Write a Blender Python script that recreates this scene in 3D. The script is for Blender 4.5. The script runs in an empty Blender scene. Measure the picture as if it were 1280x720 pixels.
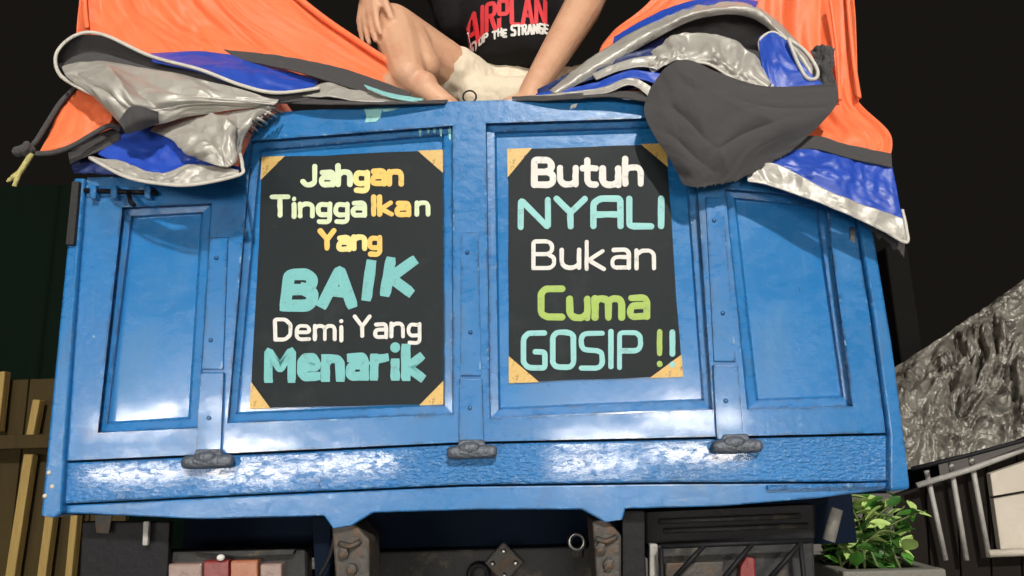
import bpy, bmesh, math, random
from mathutils import Vector, Matrix, noise
from mathutils.geometry import tessellate_polygon
random.seed(7)
PI = math.pi
sc = bpy.context.scene
COL = sc.collection

# ------------------------------------------------------------------ camera
ZC, F, PITCH, ROLL = 1.20, 925.0, math.radians(12.2), math.radians(1.55)
fw = Vector((0, math.cos(PITCH), math.sin(PITCH)))
r0 = Vector((1, 0, 0)); u0 = r0.cross(fw)
RT = (r0*math.cos(ROLL) - u0*math.sin(ROLL)).normalized()
UP = RT.cross(fw).normalized()
CAMP = Vector((0, 0, ZC))
cam = bpy.data.cameras.new('camera'); camo = bpy.data.objects.new('camera', cam); COL.objects.link(camo)
cam.sensor_width = 36; cam.lens = F*36/1280; cam.clip_start = .05; cam.clip_end = 600
m = Matrix((RT, UP, -fw)).transposed().to_4x4(); m.translation = CAMP
camo.matrix_world = m
sc.camera = camo

# ------------------------------------------------------------------ night sky, key light, exposure
SUN_EL, SUN_AZ = math.radians(34), math.radians(10)      # from behind the camera, slightly to its right
w = bpy.data.worlds.new('World'); sc.world = w; w.use_nodes = True
nt = w.node_tree; bgn = nt.nodes['Background']
bgn.inputs['Color'].default_value = (1, .86, .72, 1)          # even night sky, faintly warm from the town's lights
bgn.inputs['Strength'].default_value = .0085
sl = bpy.data.lights.new('sun', 'SUN'); so = bpy.data.objects.new('sun', sl); COL.objects.link(so)
sl.energy = 3.0; sl.angle = math.radians(2.5); sl.color = (1, .95, .87)
sd = Vector((math.sin(SUN_AZ)*math.cos(SUN_EL), -math.cos(SUN_AZ)*math.cos(SUN_EL), math.sin(SUN_EL)))
so.location = (2, -6, 8); so.rotation_euler = sd.to_track_quat('Z', 'Y').to_euler()
vs = sc.view_settings; vs.view_transform = 'Standard'; vs.look = 'None'; vs.gamma = 1; vs.exposure = .1
sc.render.resolution_x = 1024; sc.render.resolution_y = 576

# ------------------------------------------------------------------ helpers
Y0 = 1.60                                              # the rear face of the tailgate
def at(px, py, Y):
    d = fw + RT*((px-640)/F) + UP*((360-py)/F)
    return CAMP + d*(Y/d.y)
WO = {}
def link(o, parent=None):
    COL.objects.link(o)
    if parent: o.parent = parent
    return o
def empty(name, loc, label=None, cat=None, group=None):
    o = bpy.data.objects.new(name, None); COL.objects.link(o); o.location = loc; o.empty_display_size = .1
    WO[o.name] = Vector(loc); tag(o, label, cat, group); return o
def tag(o, label=None, cat=None, group=None, kind=None):
    if label: o['label'] = label
    if cat: o['category'] = cat
    if group: o['group'] = group
    if kind: o['kind'] = kind
    return o
def mesh(name, V, Fc, mat, parent=None, smooth=False, bevel=0, mi=None, solid=0, seg=2):
    V = [Vector(v) for v in V]
    c = sum(V, Vector())/len(V)
    me = bpy.data.meshes.new(name); me.from_pydata([v-c for v in V], [], Fc)
    for x in (mat if isinstance(mat, (list, tuple)) else [mat]): me.materials.append(x)
    if mi: me.polygons.foreach_set('material_index', mi)
    me.polygons.foreach_set('use_smooth', [smooth]*len(me.polygons))
    bm = bmesh.new(); bm.from_mesh(me); bmesh.ops.recalc_face_normals(bm, faces=bm.faces[:]); bm.to_mesh(me); bm.free()
    o = link(bpy.data.objects.new(name, me), parent)
    o.location = c - (WO[parent.name] if parent else Vector())
    WO[o.name] = c
    if solid:
        s = o.modifiers.new('s', 'SOLIDIFY'); s.thickness = solid; s.offset = 0
    if bevel:
        b = o.modifiers.new('b', 'BEVEL'); b.width = bevel; b.segments = seg; b.limit_method = 'ANGLE'; b.angle_limit = math.radians(28)
        b.harden_normals = False
    return o
class MB:
    def __init__(s): s.V = []; s.F = []
    def add(s, V, Fc):
        k = len(s.V); s.V += [Vector(v) for v in V]; s.F += [[i+k for i in f] for f in Fc]; return s
    def box(s, c, d, rot=None):
        c = Vector(c); v = [Vector((x*d[0]/2, y*d[1]/2, z*d[2]/2)) for x in (-1,1) for y in (-1,1) for z in (-1,1)]
        if rot: v = [rot @ q for q in v]
        return s.add([q+c for q in v], [[0,1,3,2],[4,6,7,5],[0,4,5,1],[2,3,7,6],[0,2,6,4],[1,5,7,3]])
    def prism(s, pts, back):                            # polygon pts extruded by vector back
        n = len(pts); pts = [Vector(p) for p in pts]; b = [p+Vector(back) for p in pts]
        tri = tessellate_polygon([pts])
        Fc = [list(t) for t in tri] + [[i+n for i in t][::-1] for t in tri] + [[i,(i+1)%n,(i+1)%n+n,i+n] for i in range(n)]
        return s.add(pts+b, Fc)
    def tube(s, pts, r, n=8, closed=False, flat=1, cap=True):
        pts = [Vector(p) for p in pts]; rr = r if isinstance(r, (list, tuple)) else [r]*len(pts)
        V = []; Fc = []; up = Vector((0.02, -1, .03))
        L = len(pts)
        for i, p in enumerate(pts):
            a = pts[i-1] if (i > 0 or closed) else p; b = pts[(i+1) % L] if (i < L-1 or closed) else p
            t = (b-a).normalized(); x = t.cross(up)
            if x.length < 1e-3: x = t.cross(Vector((1, 0, 0)))
            x.normalize(); y = x.cross(t)
            for k in range(n):
                an = 2*PI*k/n; V.append(p + x*math.cos(an)*rr[i] + y*math.sin(an)*rr[i]*flat)
        for i in range(L if closed else L-1):
            j = (i+1) % L
            for k in range(n): Fc.append([i*n+k, i*n+(k+1) % n, j*n+(k+1) % n, j*n+k])
        if cap and not closed:
            Fc.append(list(range(n))[::-1]); Fc.append([(L-1)*n+k for k in range(n)])
        return s.add(V, Fc)
    def lathe(s, c, axis, prof, n=16):                   # prof: (radius, height along axis)
        a = Vector(axis).normalized(); x = a.orthogonal().normalized(); y = a.cross(x); V = []; Fc = []
        for r, h in prof:
            for k in range(n): V.append(Vector(c)+a*h+(x*math.cos(2*PI*k/n)+y*math.sin(2*PI*k/n))*max(r, 1e-4))
        for i in range(len(prof)-1):
            for k in range(n): Fc.append([i*n+k, i*n+(k+1) % n, (i+1)*n+(k+1) % n, (i+1)*n+k])
        Fc.append(list(range(n))[::-1]); Fc.append([(len(prof)-1)*n+k for k in range(n)])
        return s.add(V, Fc)
    def caps(s, a, b, ra, rb, n=14):                     # tapered capsule
        a = Vector(a); b = Vector(b); t = b-a; L = t.length; t = t/L if L > 1e-6 else Vector((0, 0, 1))
        pr = [(ra*math.sin(q*PI/10), -ra*math.cos(q*PI/10)) for q in range(0, 6)] + [(rb*math.cos(q*PI/10), L+rb*math.sin(q*PI/10)) for q in range(0, 6)]
        return s.lathe(a, t, pr, n)
    def ell(s, c, r, rot=None, n=14):
        V = []; Fc = []; k = 9
        for i in range(k+1):
            for j in range(n):
                p = Vector((r[0]*math.sin(PI*i/k)*math.cos(2*PI*j/n), r[1]*math.sin(PI*i/k)*math.sin(2*PI*j/n), r[2]*math.cos(PI*i/k)))
                if i in (0, k): p = p + Vector((math.cos(2*PI*j/n), math.sin(2*PI*j/n), 0))*1e-4
                V.append(Vector(c)+(rot @ p if rot else p))
        for i in range(k):
            for j in range(n): Fc.append([i*n+j, i*n+(j+1) % n, (i+1)*n+(j+1) % n, (i+1)*n+j])
        Fc.append(list(range(n))); Fc.append([k*n+j for j in range(n)][::-1])
        return s.add(V, Fc)
    def build(s, name, mat, parent=None, **k): return mesh(name, s.V, s.F, mat, parent, **k)
def cr(P, t):                                           # Catmull-Rom through a list of tuples
    n = len(P)-1; t = min(max(t, 0), 1)*n; i = min(int(t), n-1); f = t-i
    p0, p1, p2, p3 = P[max(i-1, 0)], P[i], P[i+1], P[min(i+2, n)]
    return tuple(.5*((2*b)+(c-a)*f+(2*a-5*b+4*c-d)*f*f+(3*b-a-3*c+d)*f**3) for a, b, c, d in zip(p0, p1, p2, p3))
def curve(P, n): return [cr(P, i/(n-1)) for i in range(n)]

# ------------------------------------------------------------------ materials
def mat(name, col, rough=.6, metal=0, spec=.5, coat=0, var=.15, vscale=6, bump=0, bscale=80, col2=None, c2scale=20, c2lo=.6, c2hi=.7,
        col3=None, c3scale=90, c3lo=.68, c3hi=.74, stretch=None, emit=None, sheen=0, rvar=.1, trans=0, crinkle=0, cscale=14, bump2=0, b2scale=15, bdist=.01):
    m = bpy.data.materials.new(name); m.use_nodes = True; t = m.node_tree; N = t.nodes; L = t.links; p = N['Principled BSDF']
    tc = N.new('ShaderNodeTexCoord'); src = tc.outputs['Object']
    if stretch:
        mp = N.new('ShaderNodeMapping'); mp.inputs['Scale'].default_value = stretch; L.new(src, mp.inputs[0]); src = mp.outputs[0]
    n1 = N.new('ShaderNodeTexNoise'); n1.inputs['Scale'].default_value = vscale; n1.inputs['Detail'].default_value = 6; L.new(src, n1.inputs['Vector'])
    mx = N.new('ShaderNodeMix'); mx.data_type = 'RGBA'
    mx.inputs[6].default_value = tuple(c*(1-var) for c in col)+(1,); mx.inputs[7].default_value = tuple(min(1, c*(1+var)) for c in col)+(1,)
    L.new(n1.outputs[0], mx.inputs[0]); out = mx.outputs[2]
    if col2:
        n2 = N.new('ShaderNodeTexNoise'); n2.inputs['Scale'].default_value = c2scale; n2.inputs['Detail'].default_value = 8; n2.inputs['Roughness'].default_value = .65; L.new(src, n2.inputs['Vector'])
        mr = N.new('ShaderNodeMapRange'); mr.inputs[1].default_value = c2lo; mr.inputs[2].default_value = c2hi; L.new(n2.outputs[0], mr.inputs[0])
        m2 = N.new('ShaderNodeMix'); m2.data_type = 'RGBA'; m2.inputs[7].default_value = tuple(col2)+(1,); L.new(mr.outputs[0], m2.inputs[0]); L.new(out, m2.inputs[6]); out = m2.outputs[2]
    if col3:
        n3 = N.new('ShaderNodeTexNoise'); n3.inputs['Scale'].default_value = c3scale; n3.inputs['Detail'].default_value = 5; n3.inputs['Roughness'].default_value = .7; L.new(src, n3.inputs['Vector'])
        mr3 = N.new('ShaderNodeMapRange'); mr3.inputs[1].default_value = c3lo; mr3.inputs[2].default_value = c3hi; L.new(n3.outputs[0], mr3.inputs[0])
        m3 = N.new('ShaderNodeMix'); m3.data_type = 'RGBA'; m3.inputs[7].default_value = tuple(col3)+(1,); L.new(mr3.outputs[0], m3.inputs[0]); L.new(out, m3.inputs[6]); out = m3.outputs[2]
    L.new(out, p.inputs['Base Color'])
    rr = N.new('ShaderNodeMapRange'); rr.inputs[3].default_value = max(.03, rough-rvar); rr.inputs[4].default_value = min(1, rough+rvar); L.new(n1.outputs[0], rr.inputs[0]); L.new(rr.outputs[0], p.inputs['Roughness'])
    p.inputs['Metallic'].default_value = metal; p.inputs['Specular IOR Level'].default_value = spec; p.inputs['Coat Weight'].default_value = coat; p.inputs['Coat Roughness'].default_value = .09
    p.inputs['Sheen Weight'].default_value = sheen; p.inputs['Transmission Weight'].default_value = trans
    if emit: p.inputs['Emission Color'].default_value = tuple(emit[:3])+(1,); p.inputs['Emission Strength'].default_value = emit[3]
    prev = None
    for st, scl in ((bump, bscale), (bump2, b2scale)):
        if st:
            nb = N.new('ShaderNodeTexNoise'); nb.inputs['Scale'].default_value = scl; nb.inputs['Detail'].default_value = 4; L.new(src, nb.inputs['Vector'])
            b = N.new('ShaderNodeBump'); b.inputs['Strength'].default_value = st; b.inputs['Distance'].default_value = bdist; L.new(nb.outputs[0], b.inputs['Height'])
            if prev: L.new(prev, b.inputs['Normal'])
            prev = b.outputs[0]
    if crinkle:
        wn = N.new('ShaderNodeTexNoise'); wn.inputs['Scale'].default_value = cscale*.35; L.new(src, wn.inputs['Vector'])
        wm = N.new('ShaderNodeVectorMath'); wm.operation = 'MULTIPLY_ADD'; wm.inputs[1].default_value = (.12, .12, .12); L.new(wn.outputs['Color'], wm.inputs[0]); L.new(src, wm.inputs[2])
        for k_, (sc_, st_) in enumerate(((cscale, crinkle), (cscale*2.7, crinkle*.5))):
            vo = N.new('ShaderNodeTexVoronoi'); vo.inputs['Scale'].default_value = sc_; L.new(wm.outputs[0], vo.inputs['Vector'])
            b = N.new('ShaderNodeBump'); b.inputs['Strength'].default_value = st_; b.inputs['Distance'].default_value = .25/sc_; L.new(vo.outputs['Distance'], b.inputs['Height'])
            if prev: L.new(prev, b.inputs['Normal'])
            prev = b.outputs[0]
    if prev: L.new(prev, p.inputs['Normal'])
    return m
BLUE = (.015, .150, .40)
M = dict(
  blue=mat('blue_truck_paint', BLUE, .24, var=.12, vscale=3, coat=.3, bump=.09, bscale=70, bump2=.22, b2scale=7, col2=(.012, .075, .24), c2scale=10, c2lo=.62, c2hi=.80, col3=(.20, .36, .52), c3scale=38, c3lo=.68, c3hi=.73, rvar=.1, bdist=.006),
  bluep=mat('blue_panel_paint', (.015, .157, .415), .2, var=.12, vscale=2.5, coat=.3, bump=.10, bscale=40, bump2=.10, b2scale=6, col2=(.025, .18, .43), c2scale=7, c2lo=.55, c2hi=.8, rvar=.08, bdist=.006),
  bluer=mat('blue_blistered_paint', (.018, .155, .42), .17, var=.16, vscale=16, coat=.45, bump=.9, bscale=130, bump2=.55, b2scale=16, stretch=(.6, 1, 1.3), col2=(.12, .26, .47), c2scale=60, c2lo=.6, c2hi=.72, rvar=.13, bdist=.008),
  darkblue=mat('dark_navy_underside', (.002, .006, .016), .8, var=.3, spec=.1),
  black=mat('black_steel', (.006, .006, .008), .6, spec=.25, var=.4, vscale=14, bump=.2, bscale=60),
  rubber=mat('black_rubber', (.018, .018, .018), .8, bump=.3, bscale=90),
  steel=mat('dirty_grey_steel', (.06, .056, .05), .6, metal=.3, var=.4, vscale=18, col2=(.10, .055, .03), c2scale=25, c2lo=.5, c2hi=.65, bump=.4, bscale=60),
  rust=mat('worn_hinge_steel', (.11, .125, .15), .5, metal=.4, var=.45, vscale=30, col2=(.16, .06, .03), c2scale=35, c2lo=.66, c2hi=.8, bump=.6, bscale=90),
  greys=mat('grey_chassis_paint', (.022, .022, .023), .6, spec=.3, var=.3, vscale=10, col2=(.10, .085, .06), c2scale=14, c2lo=.55, c2hi=.7, bump=.3, bscale=50),
  chrome=mat('bright_metal', (.32, .32, .31), .35, metal=1, var=.1),
  glassc=mat('clear_lamp_lens', (.22, .15, .13), .3, coat=.3, var=.35, vscale=40), glassr=mat('red_lamp_lens', (.17, .018, .018), .3, coat=.3, var=.3, vscale=30),
  glassa=mat('amber_lamp_lens', (.30, .11, .055), .3, coat=.3, var=.3, vscale=30),
  board=mat('black_sign_paint', (.009, .014, .0165), .55, spec=.18, var=.3, vscale=5, col2=(.035, .042, .043), c2scale=5, c2lo=.56, c2hi=.85, col3=(.045, .05, .05), c3scale=60, c3lo=.66, c3hi=.78, bump=.05, bscale=40, rvar=.15),
  gold=mat('gold_corner_paint', (.58, .38, .11), .45, var=.25, vscale=60, col2=(.17, .10, .03), c2scale=70, c2lo=.55, c2hi=.65),
  mint=mat('mint_paint', (.56, .64, .42), .5, var=.12, vscale=60), yellow=mat('yellow_paint', (.75, .47, .10), .55, bump=.1, bscale=120, col2=(.11, .13, .13), c2scale=55, c2lo=.56, c2hi=.85, var=.15, vscale=60),
  paley=mat('pale_yellow_paint', (.72, .60, .22), .5, var=.12, vscale=60), turq=mat('turquoise_paint', (.14, .42, .43), .55, bump=.1, bscale=120, col2=(.11, .13, .13), c2scale=55, c2lo=.56, c2hi=.85, var=.08, vscale=50),
  white=mat('white_paint', (.64, .63, .60), .55, bump=.1, bscale=120, col2=(.11, .13, .13), c2scale=55, c2lo=.56, c2hi=.85, var=.1, vscale=50), lime=mat('lime_paint', (.30, .44, .08), .55, bump=.1, bscale=120, col2=(.11, .13, .13), c2scale=55, c2lo=.56, c2hi=.85, var=.1, vscale=40),
  palet=mat('pale_turquoise_paint', (.24, .53, .53), .55, bump=.1, bscale=120, col2=(.11, .13, .13), c2scale=55, c2lo=.56, c2hi=.85, var=.08, vscale=50),
  orange=mat('orange_tarp', (.86, .165, .055), .55, crinkle=.14, cscale=9, var=.10, vscale=12, bump=.10, bscale=14, bump2=.10, b2scale=120, sheen=.1),
  tblue=mat('blue_tarp', (.016, .062, .40), .42, crinkle=.3, cscale=12, var=.2, vscale=14, bump=.12, bscale=20),
  navy=mat('navy_and_shade_tarp', (.012, .025, .11), .5, var=.3, vscale=14, bump=.4, bscale=25),  # navy strip cloth, also used as the colour of shaded blue cloth
  silver=mat('silver_tarp', (.41, .395, .36), .42, metal=.2, crinkle=.55, cscale=13, var=.22, vscale=8, bump=.18, bscale=16, bump2=.12, b2scale=45, col2=(.26, .25, .23), c2scale=7, c2lo=.5, c2hi=.75),
  pale=mat('pale_hem', (.52, .50, .45), .55, var=.2, vscale=30),
  char=mat('charcoal_canvas', (.043, .041, .044), .85, crinkle=.12, cscale=9, var=.15, vscale=9, bump=.2, bscale=30, bump2=.1, b2scale=150, sheen=.15),
  rope=mat('yellow_rope', (.42, .38, .14), .8, var=.25, vscale=60, bump=.4, bscale=200),
  skin=mat('skin', (.59, .34, .215), .5, var=.12, vscale=9, bump=.16, bscale=60, spec=.35, col2=(.52, .24, .15), c2scale=14, c2lo=.5, c2hi=.8, bump2=.08, b2scale=200),
  hair=mat('black_hair', (.012, .010, .009), .5), eye=mat('eye_white', (.7, .68, .65), .2), nail=mat('nail', (.62, .38, .30), .3),
  shirt=mat('black_tshirt', (.009, .0085, .009), .95, spec=.2, var=.2, bump=.35, bscale=14, bump2=.1, b2scale=300),
  shorts=mat('cream_shorts', (.68, .59, .45), .85, var=.08, bump=.35, bscale=22, bump2=.1, b2scale=250, sheen=.2),
  red=mat('red_print', (.62, .035, .045), .7, var=.2, vscale=60),
  ground=mat('concrete_yard', (.22, .21, .195), .85, var=.25, vscale=1.2, col2=(.10, .095, .09), c2scale=3, c2lo=.5, c2hi=.7, bump=.4, bscale=30),
  wood=mat('dark_olive_wood', (.034, .023, .0065), .8, spec=.2, var=.35, vscale=4, stretch=(6, 6, .8), bump=.4, bscale=12),
  batten=mat('yellow_brown_wood', (.24, .165, .052), .7, spec=.3, var=.3, vscale=4, stretch=(8, 8, 1), bump=.4, bscale=12),
  greenw=mat('dark_green_metal', (.0022, .0062, .0035), .9, spec=.05, var=.25, vscale=3, bump=.2, bscale=8),
  brownw=mat('black_brown_wood', (.008, .0055, .004), .8, spec=.2, var=.4, vscale=4, bump=.4, bscale=20),
  bar=mat('pale_grey_bar_paint', (.32, .31, .29), .5, var=.35, vscale=20, bump=.3, bscale=60),
  whiteb=mat('dirty_white_board', (.50, .45, .38), .6, var=.25, vscale=5, col2=(.25, .17, .10), c2scale=6, c2lo=.55, c2hi=.75, bump=.2, bscale=30),
  foil=mat('crinkled_silver_sheet', (.20, .19, .165), .38, metal=.25, crinkle=.5, cscale=17, var=.45, vscale=12, bump=.35, bscale=16, bump2=.3, b2scale=40, bdist=.03, col2=(.045, .04, .033), c2scale=9, c2lo=.46, c2hi=.62),
  leaf=mat('leaf_green', (.075, .23, .035), .4, var=.35, vscale=3), leafl=mat('leaf_lime', (.42, .58, .18), .4, var=.25, vscale=3), leafd=mat('leaf_dark', (.03, .10, .018), .45, var=.3, vscale=3),
  stem=mat('stem', (.08, .11, .03), .6), soil=mat('soil', (.04, .03, .02), .95, bump=.8, bscale=40),
  conc=mat('planter_concrete', (.15, .145, .125), .8, var=.25, vscale=8, bump=.4, bscale=40),
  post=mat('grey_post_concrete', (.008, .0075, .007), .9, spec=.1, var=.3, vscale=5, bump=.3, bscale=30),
  lamp=mat('lamp_glow', (.9, .85, .75), .4, emit=(1, .94, .85, 165)),
  ply=mat('crate_wood', (.22, .15, .08), .75, var=.3, vscale=5, bump=.4, bscale=20),
)

def wear(m, edge=.9, dirt=.6, gloss=34, lo=.40, hi=.68, am=.55):
    t = m.node_tree; N = t.nodes; Lk = t.links; p = N['Principled BSDF']; src = p.inputs['Base Color'].links[0].from_socket
    tc = N.new('ShaderNodeTexCoord')
    def nz(scale, stretch=(1, 1, 1), det=6):
        mp = N.new('ShaderNodeMapping'); mp.inputs['Scale'].default_value = stretch; Lk.new(tc.outputs['Object'], mp.inputs[0])
        n = N.new('ShaderNodeTexNoise'); n.inputs['Scale'].default_value = scale; n.inputs['Detail'].default_value = det; n.inputs['Roughness'].default_value = .65; Lk.new(mp.outputs[0], n.inputs['Vector']); return n.outputs[0]
    def rng(x, lo, hi, a=0, b=1):
        r = N.new('ShaderNodeMapRange'); r.inputs[1].default_value = lo; r.inputs[2].default_value = hi; r.inputs[3].default_value = a; r.inputs[4].default_value = b; Lk.new(x, r.inputs[0]); return r.outputs[0]
    def mul(a, b):
        q = N.new('ShaderNodeMath'); q.operation = 'MULTIPLY'; Lk.new(a, q.inputs[0]); Lk.new(b, q.inputs[1]); return q.outputs[0]
    def over(col, fac):
        nonlocal src
        x = N.new('ShaderNodeMix'); x.data_type = 'RGBA'; x.inputs[7].default_value = tuple(col)+(1,); Lk.new(fac, x.inputs[0]); Lk.new(src, x.inputs[6]); src = x.outputs[2]
    over((.16, .27, .40), rng(nz(5, (7, 7, .7)), .60, .85, 0, .35))            # faint vertical run-off streaks
    over((.05, .075, .10), rng(nz(3.2), .54, .80, 0, dirt))
    over((.035, .20, .42), rng(nz(2.1), .45, .80, 0, .25))                     # sun-faded areas                    # broad dull dirt
    over((.012, .045, .13), rng(nz(22, (2.5, 1, .6)), .66, .72, 0, .7))         # thin scratches down to the undercoat
    bv = N.new('ShaderNodeBevel'); bv.samples = 4; bv.inputs['Radius'].default_value = .010
    ge = N.new('ShaderNodeNewGeometry'); dt = N.new('ShaderNodeVectorMath'); dt.operation = 'DOT_PRODUCT'; Lk.new(bv.outputs[0], dt.inputs[0]); Lk.new(ge.outputs['Normal'], dt.inputs[1])
    em = rng(dt.outputs['Value'], .985, .90)
    over((.008, .022, .06), mul(em, rng(nz(26), .44, .56, 0, edge)))           # paint knocked off the edges
    over((.30, .42, .52), mul(em, rng(nz(33), .60, .66, 0, edge)))
    Lk.new(src, p.inputs['Base Color'])
    ro = p.inputs['Roughness'].links[0].from_socket                            # dull worn spots break up the gloss
    def dull(fac, val):
        nonlocal ro
        x = N.new('ShaderNodeMix'); x.data_type = 'FLOAT'; x.inputs[3].default_value = val; Lk.new(fac, x.inputs[0]); Lk.new(ro, x.inputs[2]); ro = x.outputs[0]
    dull(rng(nz(gloss, (.8, 1, 1.6), 8), lo, hi, 0, am), .55)
    dull(rng(nz(4.5), .45, .75, 0, .5), .45)
    Lk.new(ro, p.inputs['Roughness'])
    inv = N.new('ShaderNodeMath'); inv.operation = 'MULTIPLY_ADD'; Lk.new(ro, inv.inputs[0]); inv.inputs[1].default_value = -1.6; inv.inputs[2].default_value = .9; inv.use_clamp = True
    Lk.new(inv.outputs[0], p.inputs['Coat Weight'])
wear(M['blue']); wear(M['bluer'], .9, .5, 60, .46, .58, .9); wear(M['bluep'], .3, .35, 26, .38, .72, .4)
# ------------------------------------------------------------------ ground
g = mesh('ground', [(-150, -150, 0), (150, -150, 0), (150, 150, 0), (-150, 150, 0)], [[0, 1, 2, 3]], M['ground']); tag(g, 'grey concrete yard under the truck', 'ground', kind='structure')

# ------------------------------------------------------------------ truck
TR = empty('truck', (0, 3.2, 0), 'blue truck seen from behind with painted steel tailgate', 'truck')
def P(px, py, off=0): return at(px, py, Y0+off)
def lerp(a, b, t): return a+(b-a)*t
# tailgate frame: pressed sheet with four recesses
outer = [(80, 576), (330, 564.5), (580, 552.5), (840, 547), (1107, 541), (1088, 400), (1066, 262), (1012, 228), (950, 214), (905, 122), (800, 119.5), (560, 127), (348, 140), (322, 152), (296, 214), (200, 218), (109, 222), (96, 400)]
recs = [[(153, 259), (265, 254), (249, 535), (122, 541)],
        [(314, 176), (566, 157), (567, 518), (284, 529)],
        [(607, 154), (866, 146), (891, 512), (612, 523)],
        [(906, 236), (1032, 246), (1066, 508), (934, 512)]]
def rim(quad, step=.0):
    return quad
def wob(P0, P1, n):
    return [(lerp(P0[0], P1[0], i/n), lerp(P0[1], P1[1], i/n)) for i in range(n)]
def inset(quad, k):                                      # move the four corners towards the middle by k pixels
    cx = sum(p[0] for p in quad)/4; cy = sum(p[1] for p in quad)/4
    return [(x+math.copysign(k, cx-x), y+math.copysign(k, cy-y)) for x, y in quad]
V = []; Fc = []
loops = [[P(*p) for p in outer]] + [[P(*p) for p in q] for q in recs]
tri = tessellate_polygon(loops)
for l in loops: V += l
Fc += [list(t) for t in tri]
n = len(outer); k = len(V); V += [P(*p)+Vector((0, .05, 0)) for p in outer]
Fc += [[i, (i+1) % n, k+(i+1) % n, k+i] for i in range(n)]
base = n
for q in recs:                                           # recess walls: a step, a narrow ledge, a second step
    prev = list(range(base, base+4)); base += 4
    for ins, off in ((1.5, .020), (11, .022), (14, .034)):
        k = len(V); V += [P(*p, off) for p in inset(q, ins)]
        Fc += [[prev[i], prev[(i+1) % 4], k+(i+1) % 4, k+i] for i in range(4)]
        prev = [k+i for i in range(4)]
TG = mesh('tailgate', V, Fc, M['blue'], TR, bevel=.0035, seg=3)
for q in recs:                                           # the flat sheets inside the recesses
    qq = inset(q, 13); a, b, c, d = qq
    nu, nv = 14, 14; V = []; Fc = []
    for j in range(nv+1):
        for i in range(nu+1):
            s, t = i/nu, j/nv
            x = lerp(lerp(a[0], b[0], s), lerp(d[0], c[0], s), t); y = lerp(lerp(a[1], b[1], s), lerp(d[1], c[1], s), t)
            e = min(1, min(s, 1-s, t, 1-t)*6)
            V.append(P(x, y, (.0335) + e*.0025*noise.noise(Vector((x/90, y/90, 3)))))
    for j in range(nv):
        for i in range(nu): Fc.append([j*(nu+1)+i, j*(nu+1)+i+1, (j+1)*(nu+1)+i+1, (j+1)*(nu+1)+i])
    mesh('panel', V, Fc, M['bluep'], TG, smooth=True)
# hinge straps riveted on the stiles
for (x0, y0, x1, y1, w0, w1, mid) in ((274, 296, 260, 566, 11, 14, 462), (587, 290, 589, 552, 11, 14, 470), (893, 246, 913, 550, 11, 15, 452)):
    def sp(t, s, o): return P(lerp(x0, x1, t)+s*lerp(w0, w1, t), lerp(y0, y1, t), o)
    tm = (mid-y0)/(y1-y0)
    MB().prism([sp(0, -1, -.004), sp(0, 1, -.004), sp(tm, 1, -.005), sp(tm, -1, -.005)], (0, .006, 0)).build('hinge_strap', M['blue'], TG, bevel=.002)
    MB().prism([sp(tm+.012, -1.12, -.009), sp(tm+.012, 1.12, -.009), sp(1, 1.12, -.009), sp(1, -1.12, -.009)], (0, .011, 0)).build('hinge_strap', M['blue'], TG, bevel=.0025)
    for t in (.1, .48, .84):
        MB().lathe(sp(t, random.uniform(-.3, .3), 0), (0, -1, 0), [(.005, .0), (.005, .006 if t < tm else .0105), (.002, .0075 if t < tm else .012)], 10).build('rivet', M['blue'], TG, smooth=True)
for (cx, cy, hw) in ((260, 576, 32), (590, 564, 31), (921, 557, 31)):
    a, b = P(cx-hw, cy+2, -.014), P(cx+hw, cy, -.014)
    h = MB().tube(curve([tuple(lerp(a, b, t)) for t in (0, .1, .3, .5, .7, .9, 1)], 13), [.008, .012, .014, .0145, .0145, .015, .0145, .0145, .015, .0145, .014, .012, .008], 12).build('hinge', M['rust'], TG, smooth=True)
    MB().prism([P(cx-16, cy-14, -.014), P(cx+14, cy-15, -.014), P(cx+23, cy+6, -.028), P(cx-23, cy+7, -.028)], (0, .022, 0)).build('hinge_knuckle', M['rust'], TG, bevel=.004)
    MB().ell(P(cx-3, cy-4, -.022), (.024, .010, .013)).build('hinge_knuckle', M['rust'], TG, smooth=True)
# sliding bolt at the top of the side section
bl = MB().tube([P(106, 238, -.010), P(196, 241, -.010)], .0055, 10).build('slide_bolt', M['black'], TG, smooth=True)
MB().prism([P(108, 232, -.005), P(192, 235, -.005), P(192, 246, -.005), P(108, 245, -.005)], (0, .006, 0)).build('bolt_plate', M['blue'], TG, bevel=.001)
for x in (116, 142, 184):
    MB().prism([P(x-4, 231, -.018), P(x+4, 231, -.018), P(x+4, 248, -.018), P(x-4, 248, -.018)], (0, .018, 0)).build('bolt_bracket', M['blue'], TG, bevel=.002)
MB().tube([P(160, 240, -.018), P(163, 252, -.034), P(168, 257, -.036)], .005, 8).build('bolt_handle', M['black'], TG, smooth=True)
# old paint marks on the top rail
def blot(pts, nm, mt, off=-.0012):
    MB().prism([P(x, y, off) for x, y in pts], (0, .0018, 0)).build(nm, mt, TG)
blot([(455, 136), (470, 134.5), (478, 135.5), (475, 147), (470, 152), (456, 153), (458, 145)], 'paint_patch', M['palet'])
blot([(478, 135.8), (500, 134), (491, 138), (479, 140)], 'paint_patch', M['palet'])
blot([(712, 137), (714, 131), (722, 129), (720, 134)], 'paint_patch', M['white'])
for x in (523, 533, 541, 549, 560):
    l = random.uniform(6, 18); blot([(x, 160.5), (x+4, 160), (x+3, 160+l), (x+1, 160+l*.8)], 'paint_scuff', M['palet'], .0185)
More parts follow.
